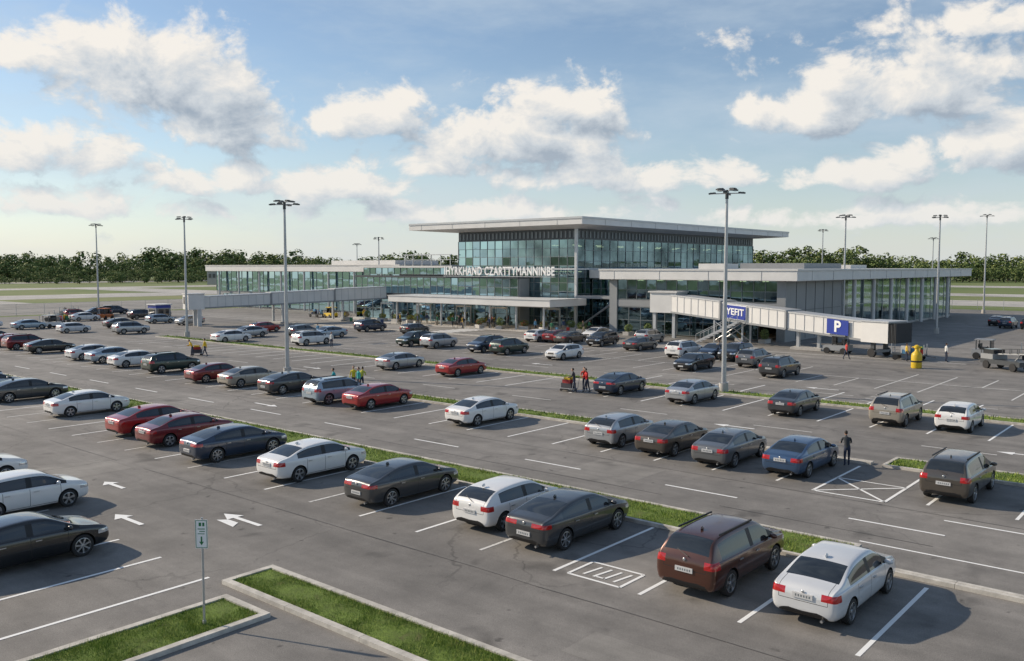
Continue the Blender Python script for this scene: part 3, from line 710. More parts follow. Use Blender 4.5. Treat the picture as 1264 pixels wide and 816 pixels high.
# ------------------------------------------------------------------ jet bridges
def bridge(A,B,w,h,segs=3):
    e=empty('jet_bridge'); b=MB(); A=Vector(A); B=Vector(B); d=(B-A); u=d.normalized(); nrm=Vector((-u.y,u.x,0)).normalized()
    for s in range(segs):
        P=A+d*(s/segs); Q=A+d*((s+1)/segs); k=1-.07*s
        b.beam(P,Q,w*k,h*k,'white'); b.beam(P,Q,w*k+.16,.16,'framel',h*k+.002); b.beam(P,Q,w*k+.10,.22,'grey',-.222)
        n=int((Q-P).length/1.1)
        for i in range(n+1):
            C=P+(Q-P)*(i/n)
            for sd in (-1,1):
                c=C+nrm*sd*(w*k/2+.02); b.beam(c-u*.03,c+u*.03,.04,h*k,'framel')
        C=Q; b.beam(C-u*.12,C+u*.12,w*k+.2,h*k+.24,'grey',-.12)
    b.obj('tunnel',e)
    return e,A,B,u,nrm
e,A_,B_,u_,n_=bridge((99.6,57.2,3.5),(91.6,29.6,1.75),2.7,1.95)
b=MB(); b.box(97.9,100.8,55.6,59.4,3.2,5.75,'white'); b.box(97.7,100.8,55.4,59.6,5.76,5.95,'roofw'); b.box(98.2,98.6,55.9,56.3,0,3.2,'framel'); b.box(98.2,98.6,58.7,59.1,0,3.2,'framel')
b.obj('gate_vestibule',e)
b=MB()
C=B_+u_*1.5
mt=Matrix.Translation((C.x,C.y,0))@Matrix.Rotation(math.atan2(u_.y,u_.x),4,'Z')
b.box(-1.5,1.5,-1.55,1.55,1.5,3.55,'white',mt); b.box(-1.55,1.6,-1.65,1.65,3.56,3.68,'framel',mt)
for i in range(6): b.box(1.5+i*.13,1.57+i*.13,-1.5+i*.03,1.5-i*.03,1.55,3.5,'dark' if i%2 else 'dgrey',mt)
b.box(-.5,.7,1.56,1.58,2.4,3.2,'cg',mt)
b.box(-.6,-.2,-1.2,-.9,.5,1.5,'dgrey',mt); b.box(-.6,-.2,.9,1.2,.5,1.5,'dgrey',mt); b.box(-.8,0,-1.4,1.4,.45,.7,'grey',mt)
for sy in (-1.25,1.25):
    c=mt@Vector((-.4,sy-.16,.45)); c2=mt@Vector((-.4,sy+.16,.45)); b.tube(c,c2,.43,.43,18,'tyre')
b.obj('cab',e,40)
b=MB()
P=A_+(B_-A_)*.74
b.box(P.x-.2,P.x+.2,P.y-1.3,P.y-1.0,0,P.z-.2,'framel'); b.box(P.x-.2,P.x+.2,P.y+1.0,P.y+1.3,0,P.z-.2,'framel'); b.box(P.x-.9,P.x+.9,P.y-1.7,P.y+1.7,0,.3,'conc')
P=A_+(B_-A_)*.36
for dx in (-1.1,1.1):
    for dy in (-1.8,1.8): b.box(P.x+dx-.09,P.x+dx+.09,P.y+dy-.09,P.y+dy+.09,0,P.z-.2,'framel')
    b.tube((P.x+dx,P.y-1.8,.2),(P.x+dx,P.y+1.8,P.z-.3),.06,.06,6,'framel'); b.tube((P.x+dx,P.y+1.8,.2),(P.x+dx,P.y-1.8,P.z-.3),.06,.06,6,'framel')
for i in range(11):
    t=i/10; b.box(P.x-2.6,P.x-1.6,P.y+3.2-t*5.2,P.y+3.55-t*5.2,t*2.6,t*2.6+.06,'galv')
for xx in (-2.65,-1.55):
    b.beam((P.x+xx,P.y+3.4,0),(P.x+xx,P.y-1.9,2.6),.05,.22,'framel'); b.beam((P.x+xx,P.y+3.4,1.0),(P.x+xx,P.y-1.9,3.6),.05,.05,'framel')
    for i in range(6): t=i/5; b.box(P.x+xx-.02,P.x+xx+.02,P.y+3.4-t*5.3,P.y+3.44-t*5.3,t*2.6,t*2.6+1.0,'framel')
b.obj('supports',e)
s_=1 if n_.x<0 else -1
def on_bridge(t,z,off=1.5):
    c=A_+(B_-A_)*t
    return c+n_*s_*off+Vector((0,0,z))
b=MB()
def panel(t,w,z0,z1,m,off):
    c=on_bridge(t,0,off); p0=c-u_*w/2; p1=c+u_*w/2; nn=n_*s_*.04
    b.hexa([tuple(p0+Vector((0,0,z0))),tuple(p1+Vector((0,0,z0))),tuple(p1+nn+Vector((0,0,z0))),tuple(p0+nn+Vector((0,0,z0))),tuple(p0+Vector((0,0,z1))),tuple(p1+Vector((0,0,z1))),tuple(p1+nn+Vector((0,0,z1))),tuple(p0+nn+Vector((0,0,z1)))],m)
panel(.42,3.1,.22,1.75,'blue',1.45); panel(.42,3.25,.15,1.82,'letter',1.41); panel(.90,2.6,.12,1.65,'blue',1.36)
b.obj('sign_panels',e)
text('YEFIT','sign_text',on_bridge(.42,1.0,1.51),(u_.x,u_.y,u_.z),1.1,'letter',e,.02,2.7,.02)
text('P','parking_symbol',on_bridge(.90,.88,1.42),(u_.x,u_.y,u_.z),1.6,'letter',e,.02,None,.03)
e2,A2,B2,u2,n2=bridge((103,115,3.8),(71.5,123,2.9),2.6,1.8)
b=MB(); mt=Matrix.Translation((70.9,123.3,0))@Matrix.Rotation(math.atan2(u2.y,u2.x),4,'Z')
b.box(-1.0,1.4,-1.5,1.5,2.6,4.9,'white',mt); b.box(-1.05,1.5,-1.6,1.6,4.91,5.05,'roofw',mt); b.box(-.6,.8,-1.52,-1.5,3.4,4.5,'cg',mt); b.box(1.4,1.42,-1.1,1.1,3.4,4.5,'cg',mt)
b.box(-.6,0,-1.3,-.9,0,2.6,'framel',mt); b.box(-.6,0,.9,1.3,0,2.6,'framel',mt)
for t in (.3,.62):
    P=A2+(B2-A2)*t
    for dy in (-1.3,1.3): b.box(P.x-.18,P.x+.18,P.y+dy-.14,P.y+dy+.14,0,P.z-.2,'framel')
    b.box(P.x-.7,P.x+.7,P.y-1.6,P.y+1.6,0,.3,'conc')
b.obj('supports',e2,30)

# ------------------------------------------------------------------ near sign
def near_sign():
    e=empty('parking_sign',(11.3,19.6,.1))
    b=MB(); b.tube((0,0,0),(0,0,2.72),.03,.03,10,'galv'); b.box(-.035,.035,-.035,.035,0,.12,'galv'); b.obj('post',e,30)
    b=MB(); mt=Matrix.Rotation(math.radians(38),4,'Z')
    b.box(-.045,-.035,-.155,.155,1.96,2.68,'letter',mt)
    for (y0,y1,z0,z1) in ((-.145,.145,2.655,2.667),(-.145,.145,1.975,1.987),(-.145,-.133,1.987,2.655),(.133,.145,1.987,2.655),(-.08,-.03,2.52,2.61),(.0,.06,2.52,2.61),(-.09,.09,2.44,2.46),(-.09,.05,2.38,2.398),(-.018,.018,2.12,2.26),(-.08,.09,2.32,2.336)):
        b.box(-.049,-.0455,y0,y1,z0,z1,'green',mt)
    b.quad([tuple(mt@Vector(p)) for p in ((-.048,-.06,2.13),(-.048,0,2.04),(-.048,.06,2.13))],'green')
    b.obj('panel',e)
near_sign()

# ------------------------------------------------------------------ people
PCOL={}
def pm(c):
    if c not in PCOL: PCOL[c]=mat('cloth',c,.85,var=.15,scale=8,bump=.1)
    return PCOL[c]
def person_mesh(pose,top,bottom):
    lean={'stand':0,'walk':.04,'push':.16,'bend':.45}[pose]
    J={}
    def pt(n,x,y,z,r): J[n]=((x,y,z),r)
    def L(y,z):
        dz=z-.95; return (y+math.sin(lean)*dz, .95+math.cos(lean)*dz)
    def up(n,x,y,z,r): yy,zz=L(y,z); pt(n,x,yy,zz,r)
    pt('pel',0,0,.95,.125); up('sp',0,0,1.14,.12); up('ch',0,.01,1.34,.135); up('nk',0,.0,1.49,.055); up('nk2',0,.01,1.56,.05)
    st={'stand':(.0,.0),'walk':(.28,-.28),'push':(.2,-.2),'bend':(.08,-.05)}[pose]
    for s,sd in ((1,'l'),(-1,'r')):
        f=st[0] if s>0 else st[1]
        pt('hip'+sd,s*.09,0,.90,.095); pt('kn'+sd,s*.105,f*.5+.04,.50,.062); pt('an'+sd,s*.105,f,.09,.042); pt('to'+sd,s*.12,f+.15,.045,.035)
        up('sh'+sd,s*.19,0,1.42,.06)
        if pose in('push','bend'):
            up('el'+sd,s*.24,.12,1.18,.043); up('wr'+sd,s*.2,.38,1.10,.03); hd=(0,1,0)
        else:
            a=-f*.5; up('el'+sd,s*.25,a*.5,1.14,.043); up('wr'+sd,s*.27,a+.06,.90,.03); hd=(0,.15,-1)
        h=Vector(J['wr'+sd][0]); hd=Vector(hd).normalized()
        pl=h+hd*.08; J['pa'+sd]=(tuple(pl),.028)
        side=Vector((0,1,0)) if pose in('stand','walk') else Vector((1,0,0))
        for q,(o,l) in enumerate(((-.028,.065),(-.009,.078),(.01,.072),(.028,.055))):
            m_=pl+side*o+hd*l*.5; J['f%d%s'%(q,sd)]=(tuple(m_),.009); J['g%d%s'%(q,sd)]=(tuple(m_+hd*l*.45+Vector((-s*.012,0,-.008))),.008)
        J['th'+sd]=(tuple(h+hd*.05+side*.045),.011); J['tk'+sd]=(tuple(h+hd*.085+side*.055),.009)
    E=[('pel','sp','t'),('sp','ch','t'),('ch','nk','t'),('nk','nk2','s')]
    for sd in 'lr':
        E+=[('pel','hip'+sd,'b'),('hip'+sd,'kn'+sd,'b'),('kn'+sd,'an'+sd,'b'),('an'+sd,'to'+sd,'h'),('ch','sh'+sd,'t'),('sh'+sd,'el'+sd,'t'),('el'+sd,'wr'+sd,'t'),('wr'+sd,'pa'+sd,'s')]
        for q in range(4): E+=[('pa'+sd,'f%d%s'%(q,sd),'s'),('f%d%s'%(q,sd),'g%d%s'%(q,sd),'s')]
        E+=[('wr'+sd,'th'+sd,'s'),('th'+sd,'tk'+sd,'s')]
    names=list(J); idx={n:i for i,n in enumerate(names)}
    me=bpy.data.meshes.new('sk'); me.from_pydata([J[n][0] for n in names],[(idx[a],idx[c]) for a,c,_ in E],[])
    ob=bpy.data.objects.new('sk',me); COL.objects.link(ob)
    ob.modifiers.new('s','SKIN')
    for i,n in enumerate(names):
        sv=me.skin_vertices[0].data[i]; r=J[n][1]; sv.radius=(r*1.15,r*.8) if n in('ch','sp','pel') else (r,r)
        sv.use_root=(n=='pel')
    sb=ob.modifiers.new('u','SUBSURF'); sb.levels=1; sb.render_levels=1
    bpy.context.view_layer.update()
    em=bpy.data.meshes.new_from_object(ob.evaluated_get(bpy.context.evaluated_depsgraph_get())); bpy.data.objects.remove(ob)
    out=MB(); km={'t':out.mi(pm(top)),'b':out.mi(pm(bottom)),'s':out.mi('skin'),'h':out.mi('shoe')}
    out.v=[tuple(v.co) for v in em.vertices]
    segs=[(Vector(J[a][0]),Vector(J[c][0]),J[a][1],l) for a,c,l in E]
    for p in em.polygons:
        c=p.center; best=None
        for a,d,r,l in segs:
            t=max(0,min(1,(c-a).dot(d-a)/max(1e-9,(d-a).length_squared))); dist=(c-(a+(d-a)*t)).length-r*.5
            if best is None or dist<best[0]: best=(dist,l)
        out.f.append(tuple(p.vertices)); out.m.append(km[best[1]])
    hx,hz=L(.02,1.665)
    out.blob((0,hx,hz),(.076,.095,.118),'skin',14,10)
    out.blob((0,hx-.022,hz+.032),(.083,.093,.105),'hair',14,10)
    out.blob((0,hx+.098,hz-.01),(.012,.018,.022),'skin',6,4)
    for s in (-1,1): out.blob((s*.03,hx+.087,hz+.012),(.011,.008,.008),'dark',6,4); out.blob((s*.078,hx,hz-.005),(.012,.02,.03),'skin',6,4)
    out.blob((0,hx+.088,hz-.052),(.024,.008,.007),'redp',6,4)
    return out.mesh('person',60)
def person(x,y,rot,pose,top,bottom=(.03,.04,.07),sc=None):
    return place(person_mesh(pose,top,bottom),'person',(x,y,.024),rot,sc or R.uniform(.96,1.03))
def suitcase(x,y,rot,c):
    b=MB(); m=pm(c); b.box(-.13,.13,-.22,.22,.05,.68,m); b.box(-.02,.02,-.14,-.12,.68,1.0,'galv'); b.box(-.02,.02,.12,.14,.68,1.0,'galv'); b.box(-.02,.02,-.14,.14,1.0,1.03,'blk')
    for s in (-.18,.18): b.tube((-.1,s-.02,.03),(-.1,s+.02,.03),.03,.03,8,'tyre'); b.tube((.1,s-.02,.03),(.1,s+.02,.03),.03,.03,8,'tyre')
    for i in range(5): b.box(.13,.138,-.17+i*.085,-.15+i*.085,.1,.63,m)
    return b.obj('suitcase',loc=(x,y,.024),rot=rot)
def trolley(x,y,rot):
    b=MB()
    b.box(-.35,.35,-.55,.6,.2,.25,'galv')
    for sx in (-.33,.33): b.tube((sx,-.55,.25),(sx,-.7,1.05),.02,.02,8,'galv')
    b.tube((-.33,-.7,1.05),(.33,-.7,1.05),.025,.025,8,'blk')
    for sx in (-.28,.28):
        for sy in (-.4,.5): b.tube((sx-.03,sy,.1),(sx+.03,sy,.1),.1,.1,12,'tyre')
    b.box(-.3,.3,-.4,.5,.26,.6,pm((.05,.05,.06))); b.box(-.28,.25,-.3,.4,.605,.85,pm((.3,.03,.03))); b.box(-.2,.2,-.2,.3,.855,1.02,'yellow')
    b.obj('luggage_trolley',loc=(x,y,.024),rot=rot)
person(51.2,36.2,1.0,'push',(.5,.02,.02)); person(50.6,36.9,.4,'push',(.04,.04,.05)); trolley(50.9,37.6,0); suitcase(51.3,38.2,.3,(.02,.02,.03)); person(51.9,36.9,2,'bend',(.45,.05,.03))
person(39.4,49.9,.6,'push',(.02,.32,.36)); person(41.2,50.0,2.2,'stand',(.6,.5,.03)); person(41.0,49.2,1.4,'stand',(.03,.3,.3)); suitcase(39.2,50.4,.3,(.4,.05,.03)); person(41.6,49.6,-1,'bend',(.45,.45,.05))
person(47.2,80.4,.7,'walk',(.75,.5,.02)); person(46.4,81.4,1.3,'bend',(.7,.45,.03)); trolley(47.4,82.2,.8)
person(39.6,13.65,-1.0,'bend',(.03,.035,.04),sc=.92)
cols=[(.5,.05,.04),(.03,.05,.12),(.6,.6,.58),(.05,.2,.1),(.6,.4,.05),(.03,.03,.03),(.1,.25,.4),(.35,.3,.25)]
for i in range(30):
    person(R.uniform(92.5,100),R.uniform(66,120),R.uniform(0,6.28),R.choice(['stand','walk','push']),R.choice(cols),R.choice([(.03,.04,.07),(.04,.04,.04),(.25,.22,.16)]))
for i in range(9): suitcase(R.uniform(93,98),R.uniform(68,115),R.uniform(0,3),R.choice(cols))
for (x_,y_) in ((86,30),(88,25),(90,22),(79,40),(70,92),(62,79)): person(x_,y_,R.uniform(0,6),R.choice(['stand','walk']),R.choice(cols))

# ------------------------------------------------------------------ shrubs in planters
def shrub_mesh(nl,r,flower=None):
    b=MB()
    b.box(-.75,.75,-.45,.45,0,.45,'conc')
    for i in range(5): b.tube((0,0,.4),(R.uniform(-.4,.4),R.uniform(-.25,.25),.4+r),.03,.012,5,'bark')
    for _ in range(nl):
        v=Vector((R.gauss(0,1),R.gauss(0,1),R.gauss(0,1))).normalized()*R.uniform(.5,1)**.5
        c=Vector((v.x*.75,v.y*.5,.5+r*.5+v.z*r*.6)); a=Vector((R.gauss(0,1),R.gauss(0,1),R.gauss(0,1))).normalized(); d=a.cross(v).normalized()
        s=R.uniform(.05,.1)
        b.quad([tuple(c-a*s),tuple(c+d*s*.6),tuple(c+a*s),tuple(c-d*s*.6)],flower if (flower and R.random()<.2) else R.choice(['leafB','leafB','leafC']))
    return b.mesh('planter_shrub')
SH=[shrub_mesh(500,.9),shrub_mesh(500,.7,'yellow'),shrub_mesh(500,1.1),shrub_mesh(450,.8,'redp')]
for i in range(15): place(R.choice(SH),'planter_shrub',(R.choice((94.9,96.6,98.5)),69+i*3.4+R.uniform(-.5,.5),.15),R.uniform(0,3))
for yy in (44,47,60,63): place(R.choice(SH),'planter_shrub',(98.5,yy,.02),0)

# ------------------------------------------------------------------ apron equipment
def bottle():
    b=MB(); b.lathe((0,0,0),(0,0,1),[(.001,0),(.42,.02),(.45,.12),(.45,1.15),(.40,1.32),(.22,1.5),(.16,1.6),(.16,1.78),(.24,1.8),(.24,1.98),(.1,2.08),(.001,2.1)],22,'yellow')
    b.lathe((0,0,0),(0,0,1),[(.455,.55),(.465,.56),(.465,.68),(.455,.69)],22,'blk')
    for s in (-1,1): b.tube((0,s*.2,1.88),(0,s*.42,1.88),.06,.06,8,'yellow')
    b.obj('yellow_fuel_hydrant',loc=(82.6,22.6,.02),smooth=35)
bottle()
def cart(x,y,rot,load=True,name='baggage_cart'):
    b=MB(); b.box(-1.5,1.5,-.75,.75,.5,.62,'dgrey')
    for sx in (-1.1,1.1):
        for sy in (-.65,.65): b.tube((sx,sy-.09,.27),(sx,sy+.09,.27),.27,.27,14,'tyre')
    for sx in (-1.45,1.45):
        for sy in (-.7,.7): b.box(sx-.04,sx+.04,sy-.04,sy+.04,.62,1.6,'galv')
    b.box(-1.5,-1.44,-.7,.7,1.1,1.16,'galv'); b.box(1.44,1.5,-.7,.7,1.1,1.16,'galv'); b.tube((1.5,0,.5),(2.4,0,.35),.04,.04,6,'dgrey')
    if load:
        for _ in range(9):
            cx=R.uniform(-1.2,.9); cy=R.uniform(-.55,.25); z=.63; b.box(cx,cx+.5,cy,cy+.35,z,z+R.uniform(.25,.8),pm(R.choice(cols)))
    b.obj(name,loc=(x,y,.02),rot=rot,smooth=35)
def tug(x,y,rot,col='white'):
    b=MB()
    b.hexa([(-1.3,-.7,.35),(1.4,-.7,.35),(1.4,.7,.35),(-1.3,.7,.35),(-1.3,-.66,.95),(1.25,-.66,.85),(1.25,.66,.85),(-1.3,.66,.95)],col)
    for sx in (-.85,.9):
        for sy in (-.62,.62): b.tube((sx,sy-.12,.33),(sx,sy+.12,.33),.33,.33,16,'tyre')
    for (sx,sy) in ((-.9,-.6),(-.9,.6),(.35,-.6),(.35,.6)): b.box(sx-.04,sx+.04,sy-.04,sy+.04,.9,1.85,'dgrey')
    b.box(-1.05,.55,-.72,.72,1.85,1.95,col); b.box(.38,.42,-.56,.56,.95,1.8,'cg'); b.box(-.6,-.1,-.5,.5,.95,1.15,'blk'); b.box(-.75,-.6,-.5,.5,1.1,1.5,'blk')
    b.tube((.1,.25,.95),(-.1,.25,1.25),.03,.03,6,'blk'); b.tube((1.41,-.4,.7),(1.44,-.4,.7),.09,.09,10,'head'); b.tube((1.41,.4,.7),(1.44,.4,.7),.09,.09,10,'head')
    b.obj('baggage_tug',loc=(x,y,.02),rot=rot,smooth=35)
def belt_loader(x,y,rot):
    b=MB(); b.box(-2.2,2.2,-.8,.8,.45,.85,'dgrey'); b.box(-2.2,-.8,-.78,.78,.852,1.3,'grey'); b.box(-2.1,-.9,-.6,.6,1.302,1.7,'cg')
    for sx in (-1.5,1.5):
        for sy in (-.75,.75): b.tube((sx,sy-.12,.36),(sx,sy+.12,.36),.36,.36,16,'tyre')
    b.beam((-2.6,.1,1.1),(3.2,.1,1.6),.8,.12,'galv'); b.beam((-2.6,.1,1.23),(3.2,.1,1.73),.62,.03,'blk')
    for s in (-.38,.58): b.beam((-2.6,s,1.55),(3.2,s,2.05),.04,.04,'dgrey')
    for i in range(8):
        t=i/7
        for s in (-.38,.58): b.box(-2.6+5.7*t,-2.56+5.7*t,s-.02,s+.02,1.15+.5*t,1.57+.5*t,'dgrey')
    b.tube((.8,.1,.85),(1.4,.1,1.4),.06,.06,8,'galv')
    b.obj('belt_loader',loc=(x,y,.02),rot=rot,smooth=35)
belt_loader(86.5,16.2,-2.2); tug(95.5,19.6,-1.6,'grey'); cart(97,15.5,-1.4); cart(91.5,13.2,-2.1)
tug(91.5,32.8,1.5,'grey'); cart(89.5,25.2,-1.5)
for (x_,y_,r_) in ((60,145,.3),(62,150,.4),(57,141,.2),(66,158,.5),(72,170,.2)): cart(x_,y_,r_)
tug(55,136,.3,'white'); tug(70,151,.5,'orange'); tug(98,125,1.4,'yellow'); cart(98,129,1.5); belt_loader(80,150,.8); tug(76,163,1,'white')
b=MB(); b.box(-1.3,1.3,-1.3,1.3,0,2.2,'grey'); b.box(-1.32,1.32,-1.32,1.32,2.2,2.7,'blue'); b.box(-1.5,1.5,-1.5,1.5,2.7,2.85,'white'); b.box(-1.33,-1.3,-1,1,.9,2,'cg'); b.box(-1,1,-1.33,-1.3,.9,2,'cg'); b.obj('guard_kiosk',loc=(74,140,.02))
b=MB()
for i in range(60): b.tube((-60+i*5,176,0),(-60+i*5,176,2.2),.04,.04,5,'galv')
for z in (.4,1.2,2.1): b.box(-60,235,175.98,176.02,z,z+.03,'galv')
b.obj('airfield_fence')
b=MB()
for i in range(60): b.tube((208,-120+i*5,0),(208,-120+i*5,2.2),.04,.04,5,'galv')
for z in (.4,1.2,2.1): b.box(207.98,208.02,-120,170,z,z+.03,'galv')
b.obj('airfield_fence')

# ------------------------------------------------------------------ trees (one mass)
def tree_template():
    V=[];F=[];K=[]
    lobes=[]
    for _ in range(R.randint(12,16)):
        a=R.uniform(0,6.28); zz=R.uniform(.10,.86); rr=R.uniform(0,.5)*(1.15-abs(zz-.45)); lobes.append((Vector((math.cos(a)*rr*.8,math.sin(a)*rr*.8,zz)),R.uniform(.13,.22)*(1.2-abs(zz-.5))))
    for _ in range(400):
        c,r=R.choice(lobes); n=Vector((R.gauss(0,1),R.gauss(0,1),R.gauss(0,1)+.2)).normalized(); p=c+n*r*R.uniform(.6,1.08)
        if p.z<.02: p.z=.02
        t=Vector((R.gauss(0,1),R.gauss(0,1),R.gauss(0,1))).normalized(); a=n.cross(t).normalized(); b_=(n+t*.5).cross(a).normalized(); s=R.uniform(.022,.05)
        i=len(V); V+=[p-a*s,p+b_*s*.8,p+a*s,p-b_*s*.8]; F.append((i,i+1,i+2,i+3)); K.append(0 if n.z<-.1 else (2 if (n.z>.45 and R.random()<.5) else 1))  # shade put into leaf colour: down-facing leaves dark, some up-facing ones light
    i=len(V)
    for z,r in ((0,.02),(.45,.012)):
        for j in range(4): V.append(Vector((r*math.cos(j*1.57),r*math.sin(j*1.57),z)))
    for j in range(4): F.append((i+j,i+(j+1)%4,i+4+(j+1)%4,i+4+j)); K.append(3)
    return V,F,K
TT=[tree_template() for _ in range(9)]
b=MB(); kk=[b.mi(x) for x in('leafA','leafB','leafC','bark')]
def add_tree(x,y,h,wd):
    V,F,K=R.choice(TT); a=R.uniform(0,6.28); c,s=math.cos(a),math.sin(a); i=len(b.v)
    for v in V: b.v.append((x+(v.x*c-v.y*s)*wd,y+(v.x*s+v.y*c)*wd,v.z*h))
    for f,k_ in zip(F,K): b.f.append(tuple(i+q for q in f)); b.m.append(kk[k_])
az=math.radians(40.2)
n=270
for row,(rad,hh) in enumerate(((595,11),(640,16.5),(690,21))):
    for i in range(n):
        t=-52+104*i/n+R.uniform(-.25,.25)
        hv=hh*(1+.14*math.sin(t*.35+row)+.1*math.sin(t*.9+1.7))*R.uniform(.75,1.12)
        if row==0 and math.sin(t*.5)+math.sin(t*1.3)<-.9: continue
        A1=az-math.radians(t); rr=rad+R.uniform(-14,14)
        add_tree(rr*math.cos(A1),rr*math.sin(A1),hv,hv*R.uniform(1.0,1.4))
for _ in range(60):
    t=R.uniform(-34,-16); A1=az-math.radians(t); rr=R.uniform(520,585); h=R.uniform(3,8); add_tree(rr*math.cos(A1),rr*math.sin(A1),h,h*1.6)
b.obj('distant_tree_line')

# ------------------------------------------------------------------ sky + sun
SUN_EL=math.radians(29); sd=Vector((-.36,.93,0)).normalized()
w=bpy.data.worlds.new('World'); scene.world=w; w.use_nodes=True; nt=w.node_tree; nt.nodes.clear()
N=nt.nodes.new
def lk(a,b_): nt.links.new(a,b_)
def mth(op,a,b_=None,c=None,clamp=False):
    n_=N('ShaderNodeMath'); n_.operation=op; n_.use_clamp=clamp
    for i,v in enumerate((a,b_,c)):
        if v is None: continue
        if isinstance(v,(int,float)): n_.inputs[i].default_value=v
        else: lk(v,n_.inputs[i])
    return n_.outputs[0]
sky=N('ShaderNodeTexSky'); sky.sky_type='NISHITA'; sky.sun_disc=False; sky.sun_elevation=SUN_EL
sky.sun_rotation=math.atan2(sd.x,sd.y)
sky.air_density=1.0; sky.dust_density=.4; sky.ozone_density=1.8
tc=N('ShaderNodeTexCoord'); sp=N('ShaderNodeSeparateXYZ'); lk(tc.outputs['Generated'],sp.inputs[0])
az_=mth('ARCTAN2',sp.outputs[1],sp.outputs[0]); rel=mth('SUBTRACT',math.radians(40.2),az_); el=mth('ARCSINE',sp.outputs[2])
D=math.radians
# cumulus masses: azimuth from the lot's diagonal, elevation, widths (degrees), weight
BL=[(-21.5,10.6,5.4,3.4,1.15),(-17.5,8.2,4.8,2.2,.98),(-29.5,11.6,3.4,1.7,.9),(-9.5,9.0,4.2,2.1,.95),(-5,6.4,5.5,1.5,.75),(.8,7.8,5.6,2.6,1.1),(3.0,10.0,3.6,1.9,1.05),(4.5,5.6,6.0,1.6,.88),(19,9.0,4.5,2.0,1.1),(24.5,10.2,6.4,2.8,1.15),(28,13.4,5.5,1.6,.7),(21,13.6,6,1.2,.55),(22,5.4,4.5,1.5,.92),(30.5,6.2,4.4,2.4,1.05),(-27,6.4,7,1.8,.95),(-14,5.0,9,1.5,.85),(11.5,5.4,5,1.2,.8),(-2,3.4,14,1.3,.75),(24,3.0,14,1.1,.7),(-26,3.4,9,1.2,.7)]
def density(r_,e_):
    cv=N('ShaderNodeCombineXYZ'); lk(mth('MULTIPLY',r_,14),cv.inputs[0]); lk(mth('MULTIPLY',e_,19),cv.inputs[1])
    nz=N('ShaderNodeTexNoise'); nz.inputs['Scale'].default_value=1.0; nz.inputs['Detail'].default_value=10; nz.inputs['Roughness'].default_value=.6; nz.inputs['Distortion'].default_value=.25
    lk(cv.outputs[0],nz.inputs['Vector'])
    tot=None
    for (a,e,sa,se,amp) in BL:
        x=mth('MULTIPLY',mth('SUBTRACT',r_,D(a)),1/D(sa)); y_=mth('SUBTRACT',e_,D(e)); y_=mth('MAXIMUM',mth('MULTIPLY',y_,1/D(se)),mth('MULTIPLY',y_,-2.0/D(se)))
        g_=mth('MULTIPLY',mth('EXPONENT',mth('MULTIPLY',mth('ADD',mth('MULTIPLY',x,x),mth('MULTIPLY',y_,y_)),-.75)),amp)
        tot=g_ if tot is None else mth('MAXIMUM',tot,g_)
    return mth('ADD',mth('MULTIPLY',tot,.80),mth('MULTIPLY_ADD',nz.outputs['Fac'],2.0,-1.38))
d0=density(rel,el)
d1=density(mth('ADD',rel,-.018),mth('ADD',el,.022))
alpha=N('ShaderNodeMapRange'); alpha.interpolation_type='SMOOTHSTEP'; lk(d0,alpha.inputs[0]); alpha.inputs[1].default_value=-.14; alpha.inputs[2].default_value=.17
lit=mth('MULTIPLY_ADD',mth('SUBTRACT',d0,d1),1.4,.64)
lit=mth('SUBTRACT',lit,mth('MULTIPLY',mth('MAXIMUM',mth('SUBTRACT',d0,.12),0),.8),clamp=True)
rp=N('ShaderNodeValToRGB'); lk(lit,rp.inputs[0]); rp.color_ramp.elements[0].position=.05; rp.color_ramp.elements[0].color=(.34,.41,.50,1); rp.color_ramp.elements[1].position=.95; rp.color_ramp.elements[1].color=(1.0,.94,.86,1)
e_=rp.color_ramp.elements.new(.5); e_.color=(.65,.69,.73,1)
cv=N('ShaderNodeCombineXYZ'); lk(mth('MULTIPLY',rel,5),cv.inputs[0]); lk(mth('MULTIPLY',el,16),cv.inputs[1]); cv.inputs[2].default_value=3.3
vn=N('ShaderNodeTexNoise'); vn.inputs['Scale'].default_value=1; vn.inputs['Detail'].default_value=7; vn.inputs['Roughness'].default_value=.6; lk(cv.outputs[0],vn.inputs['Vector'])
veil=N('ShaderNodeMapRange'); veil.interpolation_type='SMOOTHSTEP'; lk(vn.outputs['Fac'],veil.inputs[0]); veil.inputs[1].default_value=.36; veil.inputs[2].default_value=.74; veil.inputs[4].default_value=.48
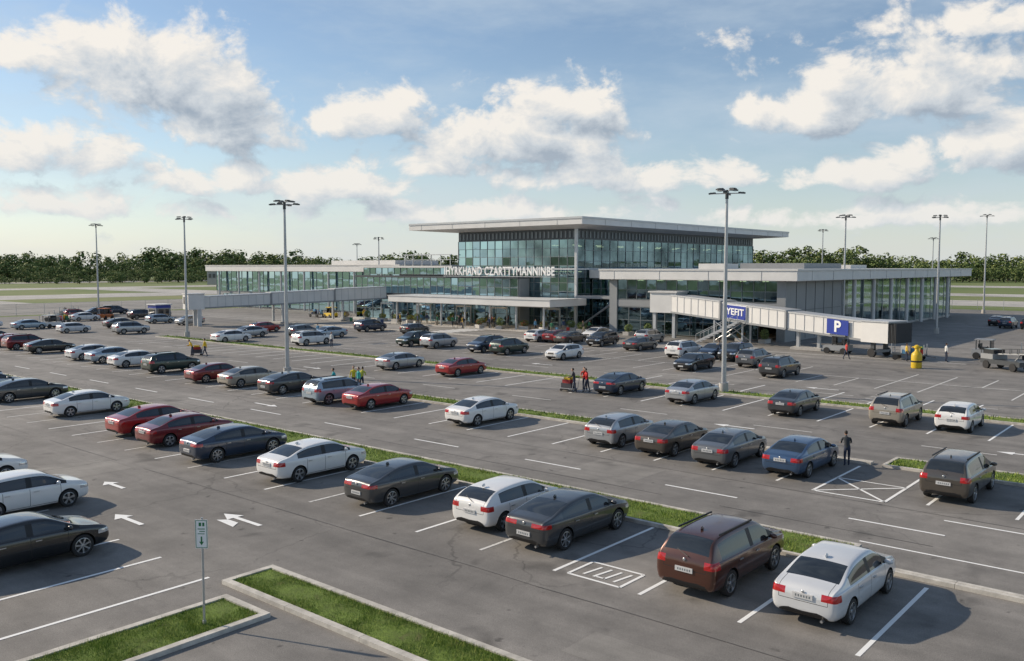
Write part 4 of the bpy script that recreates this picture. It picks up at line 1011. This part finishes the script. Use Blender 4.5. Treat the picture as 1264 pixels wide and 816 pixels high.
bg1=N('ShaderNodeBackground'); lk(sky.outputs[0],bg1.inputs[0]); bg1.inputs[1].default_value=.122
bgv=N('ShaderNodeBackground'); bgv.inputs[0].default_value=(.56,.66,.75,1)
bg2=N('ShaderNodeBackground'); lk(rp.outputs[0],bg2.inputs[0]); bg2.inputs[1].default_value=.95
bg3=N('ShaderNodeBackground'); bg3.inputs[0].default_value=(.72,.77,.80,1); bg3.inputs[1].default_value=.95
m0=N('ShaderNodeMixShader'); lk(veil.outputs[0],m0.inputs[0]); lk(bg1.outputs[0],m0.inputs[1]); lk(bgv.outputs[0],m0.inputs[2])
m1=N('ShaderNodeMixShader'); lk(mth('MULTIPLY',alpha.outputs[0],.96),m1.inputs[0]); lk(m0.outputs[0],m1.inputs[1]); lk(bg2.outputs[0],m1.inputs[2])
haze=mth('MULTIPLY',mth('EXPONENT',mth('MULTIPLY',mth('MAXIMUM',el,0),-1/D(4.4))),.80)
m2=N('ShaderNodeMixShader'); lk(haze,m2.inputs[0]); lk(m1.outputs[0],m2.inputs[1]); lk(bg3.outputs[0],m2.inputs[2])
out=N('ShaderNodeOutputWorld'); lk(m2.outputs[0],out.inputs[0])
L=bpy.data.lights.new('sun','SUN'); L.energy=5.0; L.angle=math.radians(.5); L.color=(1,.86,.68)
so=bpy.data.objects.new('sun',L); COL.objects.link(so)
sv=Vector((sd.x*math.cos(SUN_EL),sd.y*math.cos(SUN_EL),math.sin(SUN_EL)))
so.rotation_euler=sv.to_track_quat('Z','Y').to_euler(); so.location=(0,0,60)
# ------------------------------------------------------------------ camera
c=bpy.data.cameras.new('camera'); co=bpy.data.objects.new('camera',c); COL.objects.link(co)
co.location=(0,0,9); co.rotation_euler=(math.radians(90-4.13),0,math.radians(-49.8)); c.lens=30.8; c.sensor_width=36; c.clip_end=8000; c.clip_start=.1
scene.camera=co
scene.view_settings.view_transform='Standard'; scene.view_settings.look='None'; scene.view_settings.exposure=0
for m in list(bpy.data.materials):
    if m.users==0: bpy.data.materials.remove(m)
